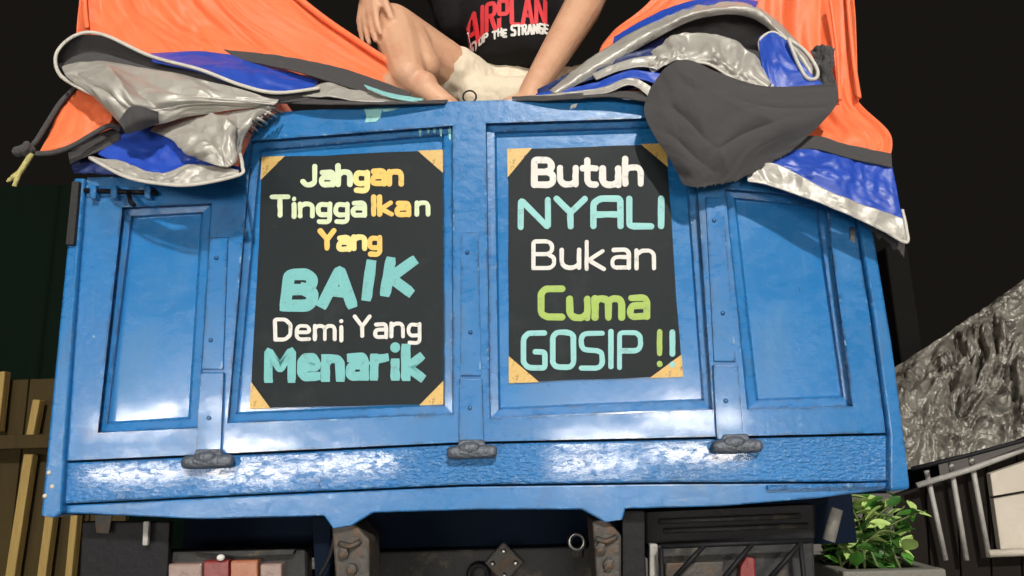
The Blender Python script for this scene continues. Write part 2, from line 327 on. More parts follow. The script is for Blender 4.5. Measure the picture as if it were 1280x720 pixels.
# corner posts
def post(name, poly, mt, th=.09, off=-.012): return MB().prism([P(x, y, off) for x, y in poly], (0, th, 0)).build(name, mt, TR, bevel=.006, seg=3)
post('corner_post', [(50, 645), (68, 648), (76, 642), (80, 572), (92, 400), (103, 260), (106, 222), (92, 222), (84, 300), (72, 420)], M['blue'])
post('corner_post', [(1112, 615), (1112, 543), (1093, 400), (1071, 262), (1066, 240), (1082, 240), (1094, 300), (1114, 420), (1132, 560), (1138, 612)], M['blue'])
MB().prism([P(90, 226, -.022), P(99, 226, -.022), P(92, 306, -.022), P(82, 306, -.022)], (0, .012, 0)).build('post_buffer', M['rubber'], TR, bevel=.003)
for p in ((62, 591), (66, 608), (57, 620)):
    MB().lathe(P(*p, -.010), (0, -1, 0), [(.005, 0), (.005, .003), (.002, .005)], 10).build('post_bolt', M['pale'], TR, smooth=True)
MB().prism([P(1062, 284, -.004), P(1069, 284, -.004), P(1069, 303, -.004), P(1063, 300, -.004)], (0, .005, 0)).build('post_clip', M['chrome'], TR, bevel=.001)
# rear sill under the tailgate, upper blistered face and lower lip
MB().prism([P(x, y, .003) for x, y in [(78, 579), (330, 567.5), (580, 555.5), (840, 550), (1110, 544), (1111, 602), (840, 603), (580, 606), (330, 617), (77, 630)]], (0, .06, 0)).build('rear_sill', M['bluer'], TR, bevel=.004)
MB().prism([P(x, y, .062) for x, y in [(82, 560), (580, 538), (1105, 526), (1105, 550), (580, 562), (82, 585)]], (0, .01, 0)).build('seam_shade_strip', M['darkblue'], TR)  # added dark strip behind the seam, painted shade for the open gap
lip = [(77, 632), (330, 619), (580, 608.3), (840, 605), (1111, 604), (1108, 612), (1020, 623), (900, 633), (782, 636), (778, 650), (756, 653), (727, 637), (600, 637), (466, 641), (440, 657), (416, 661), (405, 645), (250, 649), (160, 645), (77, 641)]
MB().prism([P(x, y, .010) for x, y in lip], (0, .05, 0)).build('sill_lip', M['blue'], TR, bevel=.003)
MB().prism([P(960, 606.5, .0), P(1108, 603, .0), P(1108, 608, -.002), P(960, 612, -.002)], (0, .006, 0)).build('scuffed_edge', M['bluer'], TR, bevel=.001)
# bed, chassis, wheels, cab
zb = P(600, 630).z; xl = P(60, 500).x; xr = P(1125, 480).x
zs = P(200, 222).z
bedL = 3.3
MB().box(((xl+xr)/2, Y0+.06+bedL/2, zb+.02), (xr-xl-.06, bedL, .05)).build('bed_floor', M['darkblue'], TR)
for x in (xl+.015, xr-.015): MB().box((x, Y0+.085+bedL/2, (zb+zs)/2+.02), (.04, bedL, zs-zb-.06)).build('bed_side', M['blue'], TR, bevel=.006)
MB().box(((xl+xr)/2, Y0+.1+bedL, zb+.62), (xr-xl-.06, .04, 1.2)).build('bed_headboard', M['blue'], TR, bevel=.006)
for x in (-.42, .40): MB().box((x, 3.6, zb-.13), (.07, 3.7, .16)).build('chassis_rail', M['black'], TR, bevel=.006)
a = at(470, 690, 1.93); b = at(762, 690, 1.93)
MB().box(((a.x+b.x)/2, 1.95, a.z-.09), (b.x-a.x+.12, .05, .18)).build('chassis_crossmember', M['greys'], TR, bevel=.005)
MB().box((0, 2.02, zb-.08), (1.74, .04, .14)).build('underbody_beam', M['darkblue'], TR, bevel=.004)
for (x0, x1, y0, y1) in ((414, 462, 657, 760), (740, 777, 651, 760)):
    MB().prism([P(x0, y0, .03), P(x1-18, y0-2, .03), P(x1, y0+18, .03), P(x1, y1, .03), P(x0+8, y1, .03)], (0, .12, 0)).build('body_mount', M['steel'], TR, bevel=.006)
    for k in (0, 1): MB().lathe(P((x0+x1)/2-8+10*k, y0+34+20*k, .03), (0, -1, 0), [(.012, 0), (.012, .012), (.006, .014)], 6).build('mount_bolt', M['steel'], TR)
    MB().tube(curve([tuple(P((x0+x1)/2-14, y0+22, .028)), tuple(P((x0+x1)/2, y0+26, .02)), tuple(P((x0+x1)/2+12, y0+20, .028))], 7), .006, 8).build('mount_clip', M['steel'], TR, smooth=True)
c = at(721, 677, 1.9)
MB().tube([c+Vector((math.cos(q*PI/9)*.018, 0, math.sin(q*PI/9)*.018)) for q in range(18)], .0055, 8, closed=True).build('tow_ring', M['chrome'], TR, smooth=True)
MB().box(c+Vector((0, .03, -.026)), (.03, .03, .03)).build('ring_bracket', M['greys'], TR, bevel=.003)
c = at(630, 703, 1.92); r45 = Matrix.Rotation(PI/4, 3, 'Y')
MB().box(c, (.07, .02, .07), r45).build('spare_carrier_plate', M['steel'], TR, bevel=.004)
for q in range(4): MB().lathe(c+Vector((math.cos(q*PI/2)*.028, -.01, math.sin(q*PI/2)*.028)), (0, -1, 0), [(.006, 0), (.006, .006), (.003, .008)], 8).build('carrier_bolt', M['chrome'], TR)
c = at(598, 719, 1.9); MB().lathe(c, (0, -1, 0), [(.03, -.05), (.03, 0), (.018, .004), (.016, -.03)], 16).build('exhaust_tip', M['black'], TR, smooth=True)
# left lamp cluster
def L(px, py, o=.16): return P(px, py, o)
MB().prism([L(102, 652, .10), L(212, 652, .10), L(205, 800, .10), L(96, 800, .10)], (0, .02, 0)).build('mud_guard', M['black'], TR, bevel=.004)
MB().prism([L(118, 644, .085), L(140, 644, .085), L(136, 667, .085), L(120, 666, .085)], (0, .004, 0)).build('guard_sticker', M['steel'], TR, bevel=.001)
MB().prism([L(179, 652, .08), L(186, 652, .08), L(184, 682, .08), L(178, 682, .08)], (0, .01, 0)).build('guard_clip', M['bar'], TR, bevel=.002)
MB().prism([L(188, 690, .13), L(382, 686, .13), L(384, 800, .13), L(184, 800, .13)], (0, .06, 0)).build('tail_lamp_housing', M['greys'], TR, bevel=.01)
for x0, x1, mt, nm in ((210, 252, 'glassc', 'clear'), (254, 286, 'glassr', 'red'), (288, 322, 'glassa', 'amber'), (325, 352, 'glassc', 'clear')):
    yy = 705 if x0 < 250 or x0 > 320 else 701
    MB().prism([L(x0, yy, .105), L(x1, yy-1, .105), L(x1, 770, .105), L(x0, 770, .105)], (0, .03, 0)).build('tail_lamp_lens', M[mt], TR, bevel=.004)
MB().prism([L(240, 690, .11), L(368, 687, .11), L(366, 694, .11), L(300, 697, .11)], (0, .03, 0)).build('lamp_hood', M['greys'], TR, bevel=.003)
MB().ell(L(276, 697, .10), (.009, .007, .007)).build('lamp_bolt', M['white'], TR, smooth=True)
MB().prism([L(390, 646, .11), L(414, 646, .11), L(410, 800, .11), L(398, 800, .11)], (0, .1, 0)).build('hanger_plate', M['darkblue'], TR, bevel=.003)
MB().tube(curve([tuple(L(398, 722, .06)), tuple(L(412, 696, .06)), tuple(L(418, 672, .06))], 8), .005, 8).build('wire', M['black'], TR, smooth=True)
# right lamp box with guard
MB().prism([L(778, 638, .06), L(806, 638, .06), L(806, 800, .06), L(778, 800, .06)], (0, .12, 0)).build('hanger_plate', M['black'], TR, bevel=.004)
MB().prism([L(806, 640, .14), L(1020, 630, .14), L(1020, 674, .14), L(806, 680, .14)], (0, .05, 0)).build('lamp_box_top', M['black'], TR, bevel=.006)
for y0, xa, xb in ((652, 825, 1000), (664, 830, 1010)):
    MB().tube([L(xa, y0, .13), L(xb, y0-7, .13)], .006, 8).build('box_highlight_strip', M['greys'], TR, smooth=True)  # lighter grey tubes put in as the highlights along the box top
MB().prism([L(812, 682, .14), L(1018, 674, .14), L(1022, 800, .14), L(812, 800, .14)], (0, .03, 0)).build('tail_lamp_housing', M['greys'], TR, bevel=.006)
MB().prism([L(812, 680, .12), L(822, 680, .12), L(824, 800, .12), L(812, 800, .12)], (0, .02, 0)).build('housing_edge', M['bar'], TR, bevel=.003)
MB().prism([L(926, 708, .115), L(934, 696, .115), L(944, 698, .115), L(948, 770, .115), L(922, 770, .115)], (0, .025, 0)).build('tail_lamp_lens', M['glassr'], TR, bevel=.004)
MB().prism([L(832, 704, .125), L(905, 702, .125), L(905, 770, .125), L(832, 770, .125)], (0, .02, 0)).build('tail_lamp_lens', M['steel'], TR, bevel=.003)
for pa, pb in (((826, 683), (1016, 676)), ((826, 685), (830, 790)), ((880, 682), (845, 720)), ((940, 680), (890, 740)), ((1000, 680), (960, 725)), ((1000, 678), (1012, 790)), ((845, 720), (800, 770))):
    MB().tube([L(*pa, .09), L(*pb, .09)], .0055, 8).build('lamp_guard_bar', M['black'], TR, smooth=True)
MB().tube([L(1046, 636, .2), L(1036, 676, .2)], .014, 10).build('pipe', M['bar'], TR, smooth=True)
MB().box((0, 2.4, .52), (1.5, .16, .16)).build('axle', M['black'], TR, bevel=.03)
for s in (-1, 1):
    for yy in (2.75, 5.75):
        wc = Vector((s*.76, yy, .40)); ax = (s, 0, 0)
        t = MB().lathe(wc, ax, [(.23, -.1), (.36, -.11), (.395, -.08), (.40, 0), (.395, .08), (.36, .11), (.23, .1)], 28).build('wheel', M['rubber'], TR, smooth=True)
        MB().lathe(wc, ax, [(.225, -.09), (.225, .07), (.19, .05), (.10, .04), (.07, .09), (.02, .095)], 20).build('rim', M['greys'], t, smooth=True)
# cab
cy = Y0+.2+bedL
MB().prism([(-.85, cy, .55), (-.85, cy+1.55, .55), (-.85, cy+1.62, 1.25), (-.85, cy+1.25, 2.05), (-.85, cy, 2.1)], (1.7, 0, 0)).build('cab', M['blue'], TR, bevel=.05)
MB().box((0, cy-.005, 1.7), (1.3, .03, .4)).build('cab_window', M['black'], TR, bevel=.01)
for s in (-1, 1): MB().box((s*.85, cy+.75, 1.62), (.02, .8, .45)).build('cab_side_window', M['black'], TR, bevel=.01)
# two canopy uprights on the bed corners
topL = at(112, -212, 1.75); topR = at(1034, -212, 1.75)
for tp, x in ((topL, xl+.05), (topR, xr-.05)):
    MB().tube([(x, 1.74, zb+.04), (x, 1.76, zs+.2), tuple(tp+Vector((0, .04, -.05))), tuple(tp+Vector((0, .05, .03)))], .018, 10).build('canopy_upright', M['black'], TR, smooth=True)
MB().tube([topL+Vector((0, .05, .02)), topR+Vector((0, .05, .02))], .016, 10).build('canopy_rail', M['black'], TR, smooth=True)

# ------------------------------------------------------------------ lettering
FONT = {
 'J': (.55, [[(.5, 1), (.5, .15), (.35, 0), (.12, 0), (0, .18)]]),
 'a': (.5, [[(.06, .66), (.42, .68), (.5, .56), (.5, 0)], [(.5, .4), (.1, .4), (.02, .28), (.02, .1), (.1, 0), (.5, .02)]]),
 'h': (.5, [[(0, 1), (0, 0)], [(0, .5), (.15, .66), (.40, .66), (.5, .52), (.5, 0)]]),
 'n': (.5, [[(0, .66), (0, 0)], [(0, .5), (.15, .66), (.40, .66), (.5, .52), (.5, 0)]]),
 'g': (.5, [[(.5, .62), (.12, .66), (.02, .48), (.02, .22), (.12, .08), (.5, .10)], [(.5, .68), (.5, -.18), (.4, -.3), (.06, -.28)]]),
 'T': (.66, [[(0, 1), (.66, 1)], [(.33, 1), (.33, 0)]]), 'i': (.06, [[(.03, .66), (.03, 0)], [(.03, .95), (.03, .97)]]), 'l': (.06, [[(.03, 1), (.03, 0)]]),
 '1': (.06, [[(.03, .46), (.03, 0)], [(.03, 1.04), (.03, 1.05)]]), 'k': (.5, [[(0, 1), (0, 0)], [(.46, .66), (.06, .32), (.5, 0)]]), 'Y': (.64, [[(0, 1), (.32, .5), (.64, 1)], [(.32, .5), (.32, 0)]]),
 'B': (.6, [[(0, 0), (0, 1), (.42, 1), (.54, .88), (.54, .64), (.42, .52), (.02, .52)], [(.40, .52), (.6, .40), (.6, .12), (.48, 0), (.02, 0)]]),
 'A': (.66, [[(0, 0), (.33, 1), (.66, 0)], [(.14, .34), (.52, .34)]]), 'Q': (.62, [[(0, 0), (0, .82), (.14, 1), (.62, 1), (.62, 0)], [(0, .42), (.62, .42)]]),
 'I': (.06, [[(.03, 1), (.03, 0)]]), 'K': (.6, [[(0, 1), (0, 0)], [(.58, 1), (.06, .48), (.6, 0)]]),
 'D': (.6, [[(.02, 0), (0, 1), (.4, 1), (.6, .75), (.6, .25), (.4, 0), (.02, 0)]]),
 'e': (.5, [[(.05, .36), (.5, .36), (.5, .55), (.4, .68), (.12, .68), (.02, .52), (.02, .15), (.12, 0), (.5, .02)]]),
 'm': (.76, [[(0, .66), (0, 0)], [(0, .52), (.1, .66), (.28, .66), (.38, .54), (.38, 0)], [(.38, .52), (.48, .66), (.66, .66), (.76, .54), (.76, 0)]]),
 'M': (.8, [[(0, 0), (0, 1), (.4, .35), (.8, 1), (.8, 0)]]), 'r': (.36, [[(0, .66), (0, 0)], [(0, .48), (.12, .62), (.36, .66)]]),
 'u': (.5, [[(0, .66), (0, .15), (.12, 0), (.36, 0), (.5, .14)], [(.5, .66), (.5, 0)]]), 't': (.42, [[(.15, .98), (.15, .14), (.25, 0), (.42, 0)], [(0, .66), (.42, .66)]]),
 'N': (.62, [[(0, 0), (0, 1), (.62, 0), (.62, 1)]]), 'L': (.5, [[(0, 1), (0, 0), (.5, 0)]]),
 'C': (.6, [[(.6, 1), (.14, 1), (0, .86), (0, .14), (.14, 0), (.6, 0)]]), 'G': (.62, [[(.6, 1), (.14, 1), (0, .86), (0, .14), (.14, 0), (.62, 0), (.62, .46), (.34, .46)]]),
 'O': (.6, [[(.3, 1), (.1, 1), (0, .88), (0, .12), (.1, 0), (.5, 0), (.6, .12), (.6, .88), (.5, 1), (.3, 1)]]),
 'S': (.6, [[(.6, 1), (.12, 1), (0, .9), (0, .62), (.1, .52), (.5, .5), (.6, .4), (.6, .12), (.5, 0), (0, 0)]]),
 'P': (.6, [[(0, 0), (0, 1), (.48, 1), (.6, .88), (.6, .60), (.5, .48), (.02, .48)]]), '!': (.06, [[(.03, 1), (.03, .36)], [(.03, .03), (.03, .05)]]),
 'R': (.6, [[(0, 0), (0, 1), (.48, 1), (.58, .88), (.58, .64), (.48, .52), (.02, .52)], [(.3, .52), (.6, 0)]]),
 'E': (.5, [[(.5, 1), (0, 1), (0, 0), (.5, 0)], [(0, .5), (.42, .5)]]), 'H': (.56, [[(0, 1), (0, 0)], [(.56, 1), (.56, 0)], [(0, .5), (.56, .5)]]), ' ': (.35, []),
}
def rounded(pts, r=.10):
    if len(pts) == 2:
        return [(lerp(pts[0][0], pts[1][0], t/4), lerp(pts[0][1], pts[1][1], t/4)) for t in range(5)]
    out = [pts[0]]
    for i in range(1, len(pts)-1):
        a, b, c = Vector(pts[i-1]), Vector(pts[i]), Vector(pts[i+1])
        r1 = min(r, (a-b).length*.5); r2 = min(r, (c-b).length*.5)
        p = b+(a-b).normalized()*r1; q = b+(c-b).normalized()*r2
        for t in (0, .25, .5, .75, 1): out.append(tuple(p*(1-t)**2+b*2*t*(1-t)+q*t*t))
    out.append(pts[-1]); return out
def ribbon(V, Fc, mi, pts, hw, idx, h0, h, mp, flat=False):          # painted stroke: 2-D path, half width, material slot; mp(x, y, height)
    pp = [Vector(pts[0])]
    for p in pts[1:]:
        if (Vector(p)-pp[-1]).length > hw*.12: pp.append(Vector(p))
    if len(pp) < 2: pp.append(pp[0]+Vector((0, hw*.2)))
    prof = ((-1, 0), (-.8, .8), (0, 1), (.8, .8), (1, 0)); rows = []
    t0 = (pp[1]-pp[0]).normalized(); t1 = (pp[-1]-pp[-2]).normalized()
    for k in range(4):
        an = k*PI/8; rows.append((pp[0]-t0*hw*math.cos(an), t0, (.86+.04*k) if flat else max(.02, math.sin(an))))
    for i, p in enumerate(pp):
        t = (pp[min(i+1, len(pp)-1)]-pp[max(i-1, 0)]); rows.append((p, t.normalized() if t.length > 0 else t0, 1))
    for k in range(4):
        an = (3-k)*PI/8; rows.append((pp[-1]+t1*hw*math.cos(an), t1, (.98-.04*k) if flat else max(.02, math.sin(an))))
    b0 = len(V)
    for p, t, s in rows:
        nn = Vector((-t.y, t.x))
        for q, z in prof:
            c = p+nn*q*hw*s*(1+.20*noise.noise(Vector((p.x*.22/max(1, hw*.25), p.y*.22/max(1, hw*.25), q*3+h0*9e4)))); V.append(mp(c.x, c.y, h0+h*z*min(1, s*1.5)))
    for i in range(len(rows)-1):
        for k in range(4): Fc.append([b0+i*5+k, b0+i*5+k+1, b0+i*5+5+k+1, b0+i*5+5+k]); mi.append(idx)
def word(parent, txt, box, hw, cols, rise=0, slant=0, gap=.22, mp=None, jit=1.0, name='lettering', rad=.10):
    x0, yt, x1, yb = box; H = yb-yt
    tot = sum(FONT[c][0] for c in txt)+gap*(len(txt)-1)
    sx = (x1-x0-2*hw)/tot; x = x0+hw; V = []; Fc = []; mi = []
    mats = []; Hs = H-2*hw; rg = random.Random(txt)
    for k, ch in enumerate(txt):
        wdt, strokes = FONT[ch]; m_ = cols[k % len(cols)] if len(cols) > 1 else cols[0]
        if m_ not in mats: mats.append(m_)
        dy = rg.uniform(-jit, jit); ry = rise*((x-x0)/(x1-x0))
        for si, st in enumerate(strokes):
            pts = [(x+px*sx+slant*py*Hs, yb-hw-py*Hs-ry+dy) for px, py in rounded(st, rad)]
            ribbon(V, Fc, mi, pts, hw*rg.uniform(.93, 1.06), mats.index(m_), .00006*si, .0002, mp, 'turq' in cols and len(pts) > 1 and abs(pts[0][1]-pts[-1][1])+abs(pts[0][0]-pts[-1][0]) > 3)
        x += (wdt+gap)*sx
    return mesh(name, V, Fc, [M[q] for q in mats], parent, smooth=True, mi=mi)
PO = .0305                                                # sign face sits on the recessed panel
def sign(quad, label, corners, words):
    a, b, c, d = quad
    pts = []
    for p, q in ((a, b), (b, c), (c, d), (d, a)):
        for i in range(6): pts.append((lerp(p[0], q[0], i/6)+(random.uniform(-.8, .8) if i else 0), lerp(p[1], q[1], i/6)+(random.uniform(-.8, .8) if i else 0)))
    cen = P(sum(p[0] for p in quad)/4, d[1], PO)
    S = empty('painted_sign', cen, label, 'sign')
    MB().prism([P(x, y, PO-.0015) for x, y in pts], (0, .0028, 0)).build('sign_board', M['board'], S)
    for (i, u, v) in corners:
        o = quad[i]; p1 = quad[(i+1) % 4]; p0 = quad[i-1]
        d1 = (Vector(p1)-Vector(o)).normalized(); d0 = (Vector(p0)-Vector(o)).normalized(); o = Vector(o)-(d1+d0)*1.0
        e1 = o+d1*u; e0 = o+d0*v; mid = (e1+e0)/2*.9+o*.1
        q1 = (e1+mid)/2+(o-mid)*.03; q0 = (e0+mid)/2+(o-mid)*.03
        MB().prism([P(x, y, PO-.0019) for x, y in (o, e1, e0)], (0, .0012, 0)).build('corner_ornament', M['gold'], S)
        for s in ():
            f1 = o+d1*u*s+d0*2.5; f0 = o+d0*v*s+d1*2.5
            MB().prism([P(x, y, PO-.0034) for x, y in (f1, f1+d1*1.6, f0+d0*1.6, f0)], (0, .0008, 0)).build('ornament_line', M['board'], S)
    mp = lambda x, y, h: P(x, y, PO-.0022-h)
    for kw in words: word(S, mp=mp, **kw)
    return S
sign([(328, 197), (555, 188), (553, 505), (313, 510)], 'black painted sign with the large word BAIK in turquoise', [(0, 29, 29), (1, 31, 34), (2, 30, 30), (3, 34, 26)], [
  dict(txt='Jahgan', box=(375, 205, 505, 235), hw=3.5, cols=['mint', 'mint', 'mint', 'paley', 'yellow', 'yellow'], rise=2),
  dict(txt='Tingga', box=(337, 244, 459, 273), hw=3.0, cols=['mint']), dict(txt='lka', box=(463, 243, 514, 271), hw=3.2, cols=['yellow']), dict(txt='n', box=(518, 242, 538, 270), hw=3.0, cols=['mint']),
  dict(txt='Yang', box=(397, 286, 478, 314), hw=3.3, cols=['yellow', 'paley', 'paley', 'yellow']),
  dict(txt='B', box=(349, 336, 397, 390), hw=7.5, cols=['turq'], slant=.12), dict(txt='A', box=(397, 331, 446, 386), hw=7, cols=['turq'], slant=.08), dict(txt='I', box=(451, 325, 466, 377), hw=7, cols=['turq'], slant=.14), dict(txt='K', box=(475, 320, 517, 370), hw=7, cols=['turq'], slant=.16),
  dict(txt='Demi', box=(341, 397, 430, 427), hw=2.4, cols=['white']), dict(txt='Yang', box=(441, 394, 527, 423), hw=2.4, cols=['white']),
  dict(txt='Menar1k', box=(330, 432, 531, 478), hw=5.6, cols=['turq'], gap=.34, rise=3, rad=.05)])
sign([(635, 187), (832, 180), (853, 470), (637, 478)], 'black painted sign with the word GOSIP and two exclamation marks', [(0, 31, 36), (1, 30, 32), (2, 42, 28), (3, 34, 38)], [
  dict(txt='Butuh', box=(664, 196, 805, 235), hw=4.0, cols=['white'], rise=1), dict(txt='NYQLI', box=(647, 245, 832, 287), hw=3.9, cols=['palet'], gap=.2, rise=0),
  dict(txt='Bukan', box=(664, 299, 820, 338), hw=2.7, cols=['white']), dict(txt='Cuma', box=(672, 357, 813, 401), hw=4.3, cols=['lime']),
  dict(txt='GOSIP', box=(651, 413, 804, 463), hw=3.3, cols=['palet'], rise=1), dict(txt='!!', box=(820, 411, 845, 460), hw=3.6, cols=['lime', 'palet'], gap=.5)])

# ------------------------------------------------------------------ tarpaulins
def patch(name, rows, mt, parent, nu=48, nv=28, wr=.006, ws=16, seed=0, solid=.003, dirn=(1, 1), fray=0, uvf=None, sharp=1, edge=.35, creases=()):
    R_ = [curve(r, nu) for r in rows]
    G = [[None]*nu for _ in range(nv)]
    for i in range(nu):
        col = [r[i] for r in R_]
        for j in range(nv):
            x, y, d = cr(col, j/(nv-1)) if len(col) > 1 else col[0]
            if fray and j == nv-1: y += random.uniform(-fray, fray)
            G[j][i] = at(x, y, d)
    V = []; Fc = []
    for j in range(nv):
        for i in range(nu):
            p = G[j][i]; du = G[j][min(i+1, nu-1)]-G[j][max(i-1, 0)]; dv = G[min(j+1, nv-1)][i]-G[max(j-1, 0)][i]
            nn = du.cross(dv); nn = nn.normalized() if nn.length > 1e-9 else Vector((0, -1, 0))
            q = Vector((p.x*ws*dirn[0], p.y*ws, p.z*ws*dirn[1]))+Vector((seed*7.3, seed*3.1, seed))
            if uvf: q = Vector((i/(nu-1)*uvf[0], j/(nv-1)*uvf[1], seed*3.7))
            q2 = q + Vector((noise.noise(q*.6), noise.noise(q*.6+Vector((9, 2, 4))), 0))*1.1
            d = (1-2*abs(noise.noise(q2)))*.7 + sharp*.32*(1-2.4*abs(noise.noise(q2*2.1+Vector((5, 1, 2))))) + sharp*.22*(1-2.4*abs(noise.noise(q2*4.3)))
            ed = min(1, edge+3*min(i/(nu-1), 1-i/(nu-1), j/(nv-1), 1-j/(nv-1)))
            off = (d-.3)*wr*ed
            for (ua, va, ub, vb, am, wd) in creases:
                U = Vector((i/(nu-1)-ua, j/(nv-1)-va)); D = Vector((ub-ua, vb-va)); tt = max(0, min(1, U.dot(D)/D.dot(D)))
                off += am*(.4+.6*math.sin(PI*min(1, .15+tt)))*math.exp(-(U-D*tt).length/wd)
            V.append(p+nn*off)
    for j in range(nv-1):
        for i in range(nu-1): Fc.append([j*nu+i, j*nu+i+1, (j+1)*nu+i+1, (j+1)*nu+i])
    return mesh(name, V, Fc, mt, parent, smooth=True, solid=solid)
def hem(parent, pts, r, mt, name='hem', n=40, flat=.7):
    return MB().tube([at(*p) for p in curve(pts, n)], r, 8, flat=flat).build(name, mt, parent, smooth=True)

TL = empty('tarpaulin', at(200, 215, 1.62), 'orange tarpaulin with silver folds and a knotted rope corner over the slide bolt', 'tarpaulin', 'tarpaulins over the tailgate')
patch('orange_curtain', [
  [(106, -215, 1.75), (112, -216, 1.75), (118, -215, 1.75), (124, -213, 1.75)],
  [(106, -110, 1.72), (150, -110, 1.74), (200, -112, 1.76), (252, -110, 1.78)],
  [(106, 0, 1.70), (200, 0, 1.74), (290, 0, 1.74), (374, 0, 1.80)],
  [(108, 30, 1.68), (220, 40, 1.72), (340, 45, 1.73), (450, 55, 1.77)],
  [(125, 58, 1.66), (240, 78, 1.68), (390, 94, 1.70), (550, 120, 1.72)]], M['orange'], TL, 90, 80, wr=.030, seed=1, uvf=(4.5, 1.8), sharp=.8)
hem(TL, [(107, -200, 1.725), (106, -100, 1.71), (106, 0, 1.69), (109, 35, 1.67)], .006, M['orange'])
hem(TL, [(130, -200, 1.745), (252, -110, 1.765), (376, 0, 1.785), (452, 55, 1.755), (550, 118, 1.705)], .009, M['orange'])
patch('charcoal_band', [[(280, 62, 1.66), (350, 70, 1.65), (430, 86, 1.65), (515, 116, 1.66)], [(300, 74, 1.64), (380, 92, 1.62), (440, 110, 1.62), (512, 127, 1.62)]], M['char'], TL, 40, 10, wr=.006)
patch('silver_fold', [[(385, 112, 1.61), (410, 103, 1.61), (440, 112, 1.61), (510, 122, 1.62)], [(350, 120, 1.585), (410, 121, 1.58), (450, 126, 1.58), (505, 129, 1.59)]], M['silver'], TL, 40, 10, wr=.006, seed=3)
patch('mint_lining', [[(455, 106, 1.60), (490, 117, 1.60), (530, 124, 1.605)], [(460, 111, 1.59), (490, 122, 1.585), (525, 128, 1.59)]], M['palet'], TL, 20, 6, wr=.003)
patch('charcoal_band', [[(330, 121, 1.60), (400, 125, 1.59), (470, 127, 1.585), (560, 125, 1.60)], [(330, 128, 1.59), (400, 130, 1.57), (470, 130, 1.57), (556, 129, 1.59)]], M['char'], TL, 30, 6, wr=.003)
patch('blue_fold', [[(188, 67, 1.65), (255, 64, 1.65), (320, 76, 1.65), (398, 101, 1.65)], [(190, 71, 1.61), (250, 78, 1.60), (315, 93, 1.59), (394, 108, 1.63)], [(190, 77, 1.60), (250, 91, 1.57), (312, 110, 1.57), (390, 116, 1.61)]], M['tblue'], TL, 50, 20, wr=.008, seed=5, uvf=(2.5, 1.5))
patch('charcoal_and_shade_lining', [  # charcoal colour carries the shade on the inside of the loop
  [(71, 74, 1.63), (84, 50, 1.62), (125, 45, 1.62), (188, 71, 1.61), (250, 88, 1.57), (305, 108, 1.565), (345, 117, 1.56), (400, 112, 1.59)],
  [(74, 82, 1.65), (90, 66, 1.65), (130, 66, 1.65), (190, 80, 1.63), (250, 97, 1.59), (308, 114, 1.58), (348, 123, 1.57), (400, 118, 1.595)],
  [(80, 90, 1.63), (100, 80, 1.64), (138, 80, 1.63), (195, 90, 1.60), (250, 104, 1.58), (310, 118, 1.575), (350, 128, 1.57), (400, 124, 1.595)]], M['char'], TL, 60, 16, wr=.004)
patch('silver_fold', [
  [(78, 84, 1.60), (120, 76, 1.60), (190, 86, 1.58), (260, 101, 1.56), (348, 124, 1.56)],
  [(85, 98, 1.52), (130, 100, 1.49), (190, 110, 1.49), (260, 115, 1.51), (347, 128, 1.56)],
  [(110, 112, 1.50), (140, 122, 1.465), (190, 135, 1.475), (255, 130, 1.505), (343, 131, 1.56)],
  [(130, 124, 1.52), (158, 160, 1.50), (195, 155, 1.505), (250, 143, 1.525), (338, 134, 1.57)]], M['silver'], TL, 90, 50, wr=.018, seed=2, uvf=(2.6, 2), sharp=.7, creases=[(.1, .25, .3, .8, .020, .05), (.3, .2, .42, .8, -.022, .06), (.42, .3, .55, .75, .018, .04), (.5, .2, .95, .5, .014, .05), (.55, .55, .98, .6, -.012, .05), (.15, .1, .5, .25, -.012, .06)])
patch('charcoal_patch', [[(148, 152, 1.495), (166, 132, 1.462), (198, 140, 1.478)], [(154, 160, 1.49), (172, 150, 1.465), (198, 147, 1.485)], [(158, 167, 1.50), (178, 162, 1.49), (199, 154, 1.495)]], M['char'], TL, 20, 12, wr=.005)
patch('silver_fold', [
  [(185, 163, 1.56), (240, 147, 1.55), (290, 139, 1.55), (347, 131, 1.57)],
  [(215, 175, 1.52), (250, 165, 1.49), (290, 158, 1.505), (326, 150, 1.56)],
  [(225, 186, 1.50), (255, 183, 1.465), (285, 178, 1.475), (308, 168, 1.545)],
  [(238, 196, 1.495), (268, 206, 1.465), (290, 207, 1.475), (300, 192, 1.52)]], M['silver'], TL, 70, 40, wr=.016, seed=4, uvf=(2.4, 2), sharp=.7, creases=[(.3, .2, .6, .85, .016, .05), (.5, .1, .8, .6, -.016, .06), (.7, .2, .9, .8, .012, .05)])
patch('navy_and_shade_fold', [[(88, 196, 1.62), (130, 164, 1.60), (180, 156, 1.59), (215, 165, 1.58)], [(90, 208, 1.60), (140, 196, 1.58), (190, 190, 1.57), (250, 196, 1.56)], [(92, 216, 1.59), (150, 218, 1.57), (200, 222, 1.56), (290, 218, 1.55)]], M['navy'], TL, 40, 20, wr=.014, ws=20, seed=6)  # blue cloth in shadow, the shade put into its navy colour
patch('blue_fold', [[(140, 172, 1.58), (185, 160, 1.555), (220, 176, 1.535), (260, 197, 1.52), (298, 209, 1.51)], [(128, 186, 1.57), (170, 190, 1.55), (215, 197, 1.535), (255, 206, 1.525), (298, 212, 1.51)], [(122, 192, 1.565), (160, 208, 1.535), (198, 217, 1.52), (240, 214, 1.505), (298, 216, 1.495)]], M['tblue'], TL, 50, 22, wr=.010, seed=7, uvf=(4, 1.5))
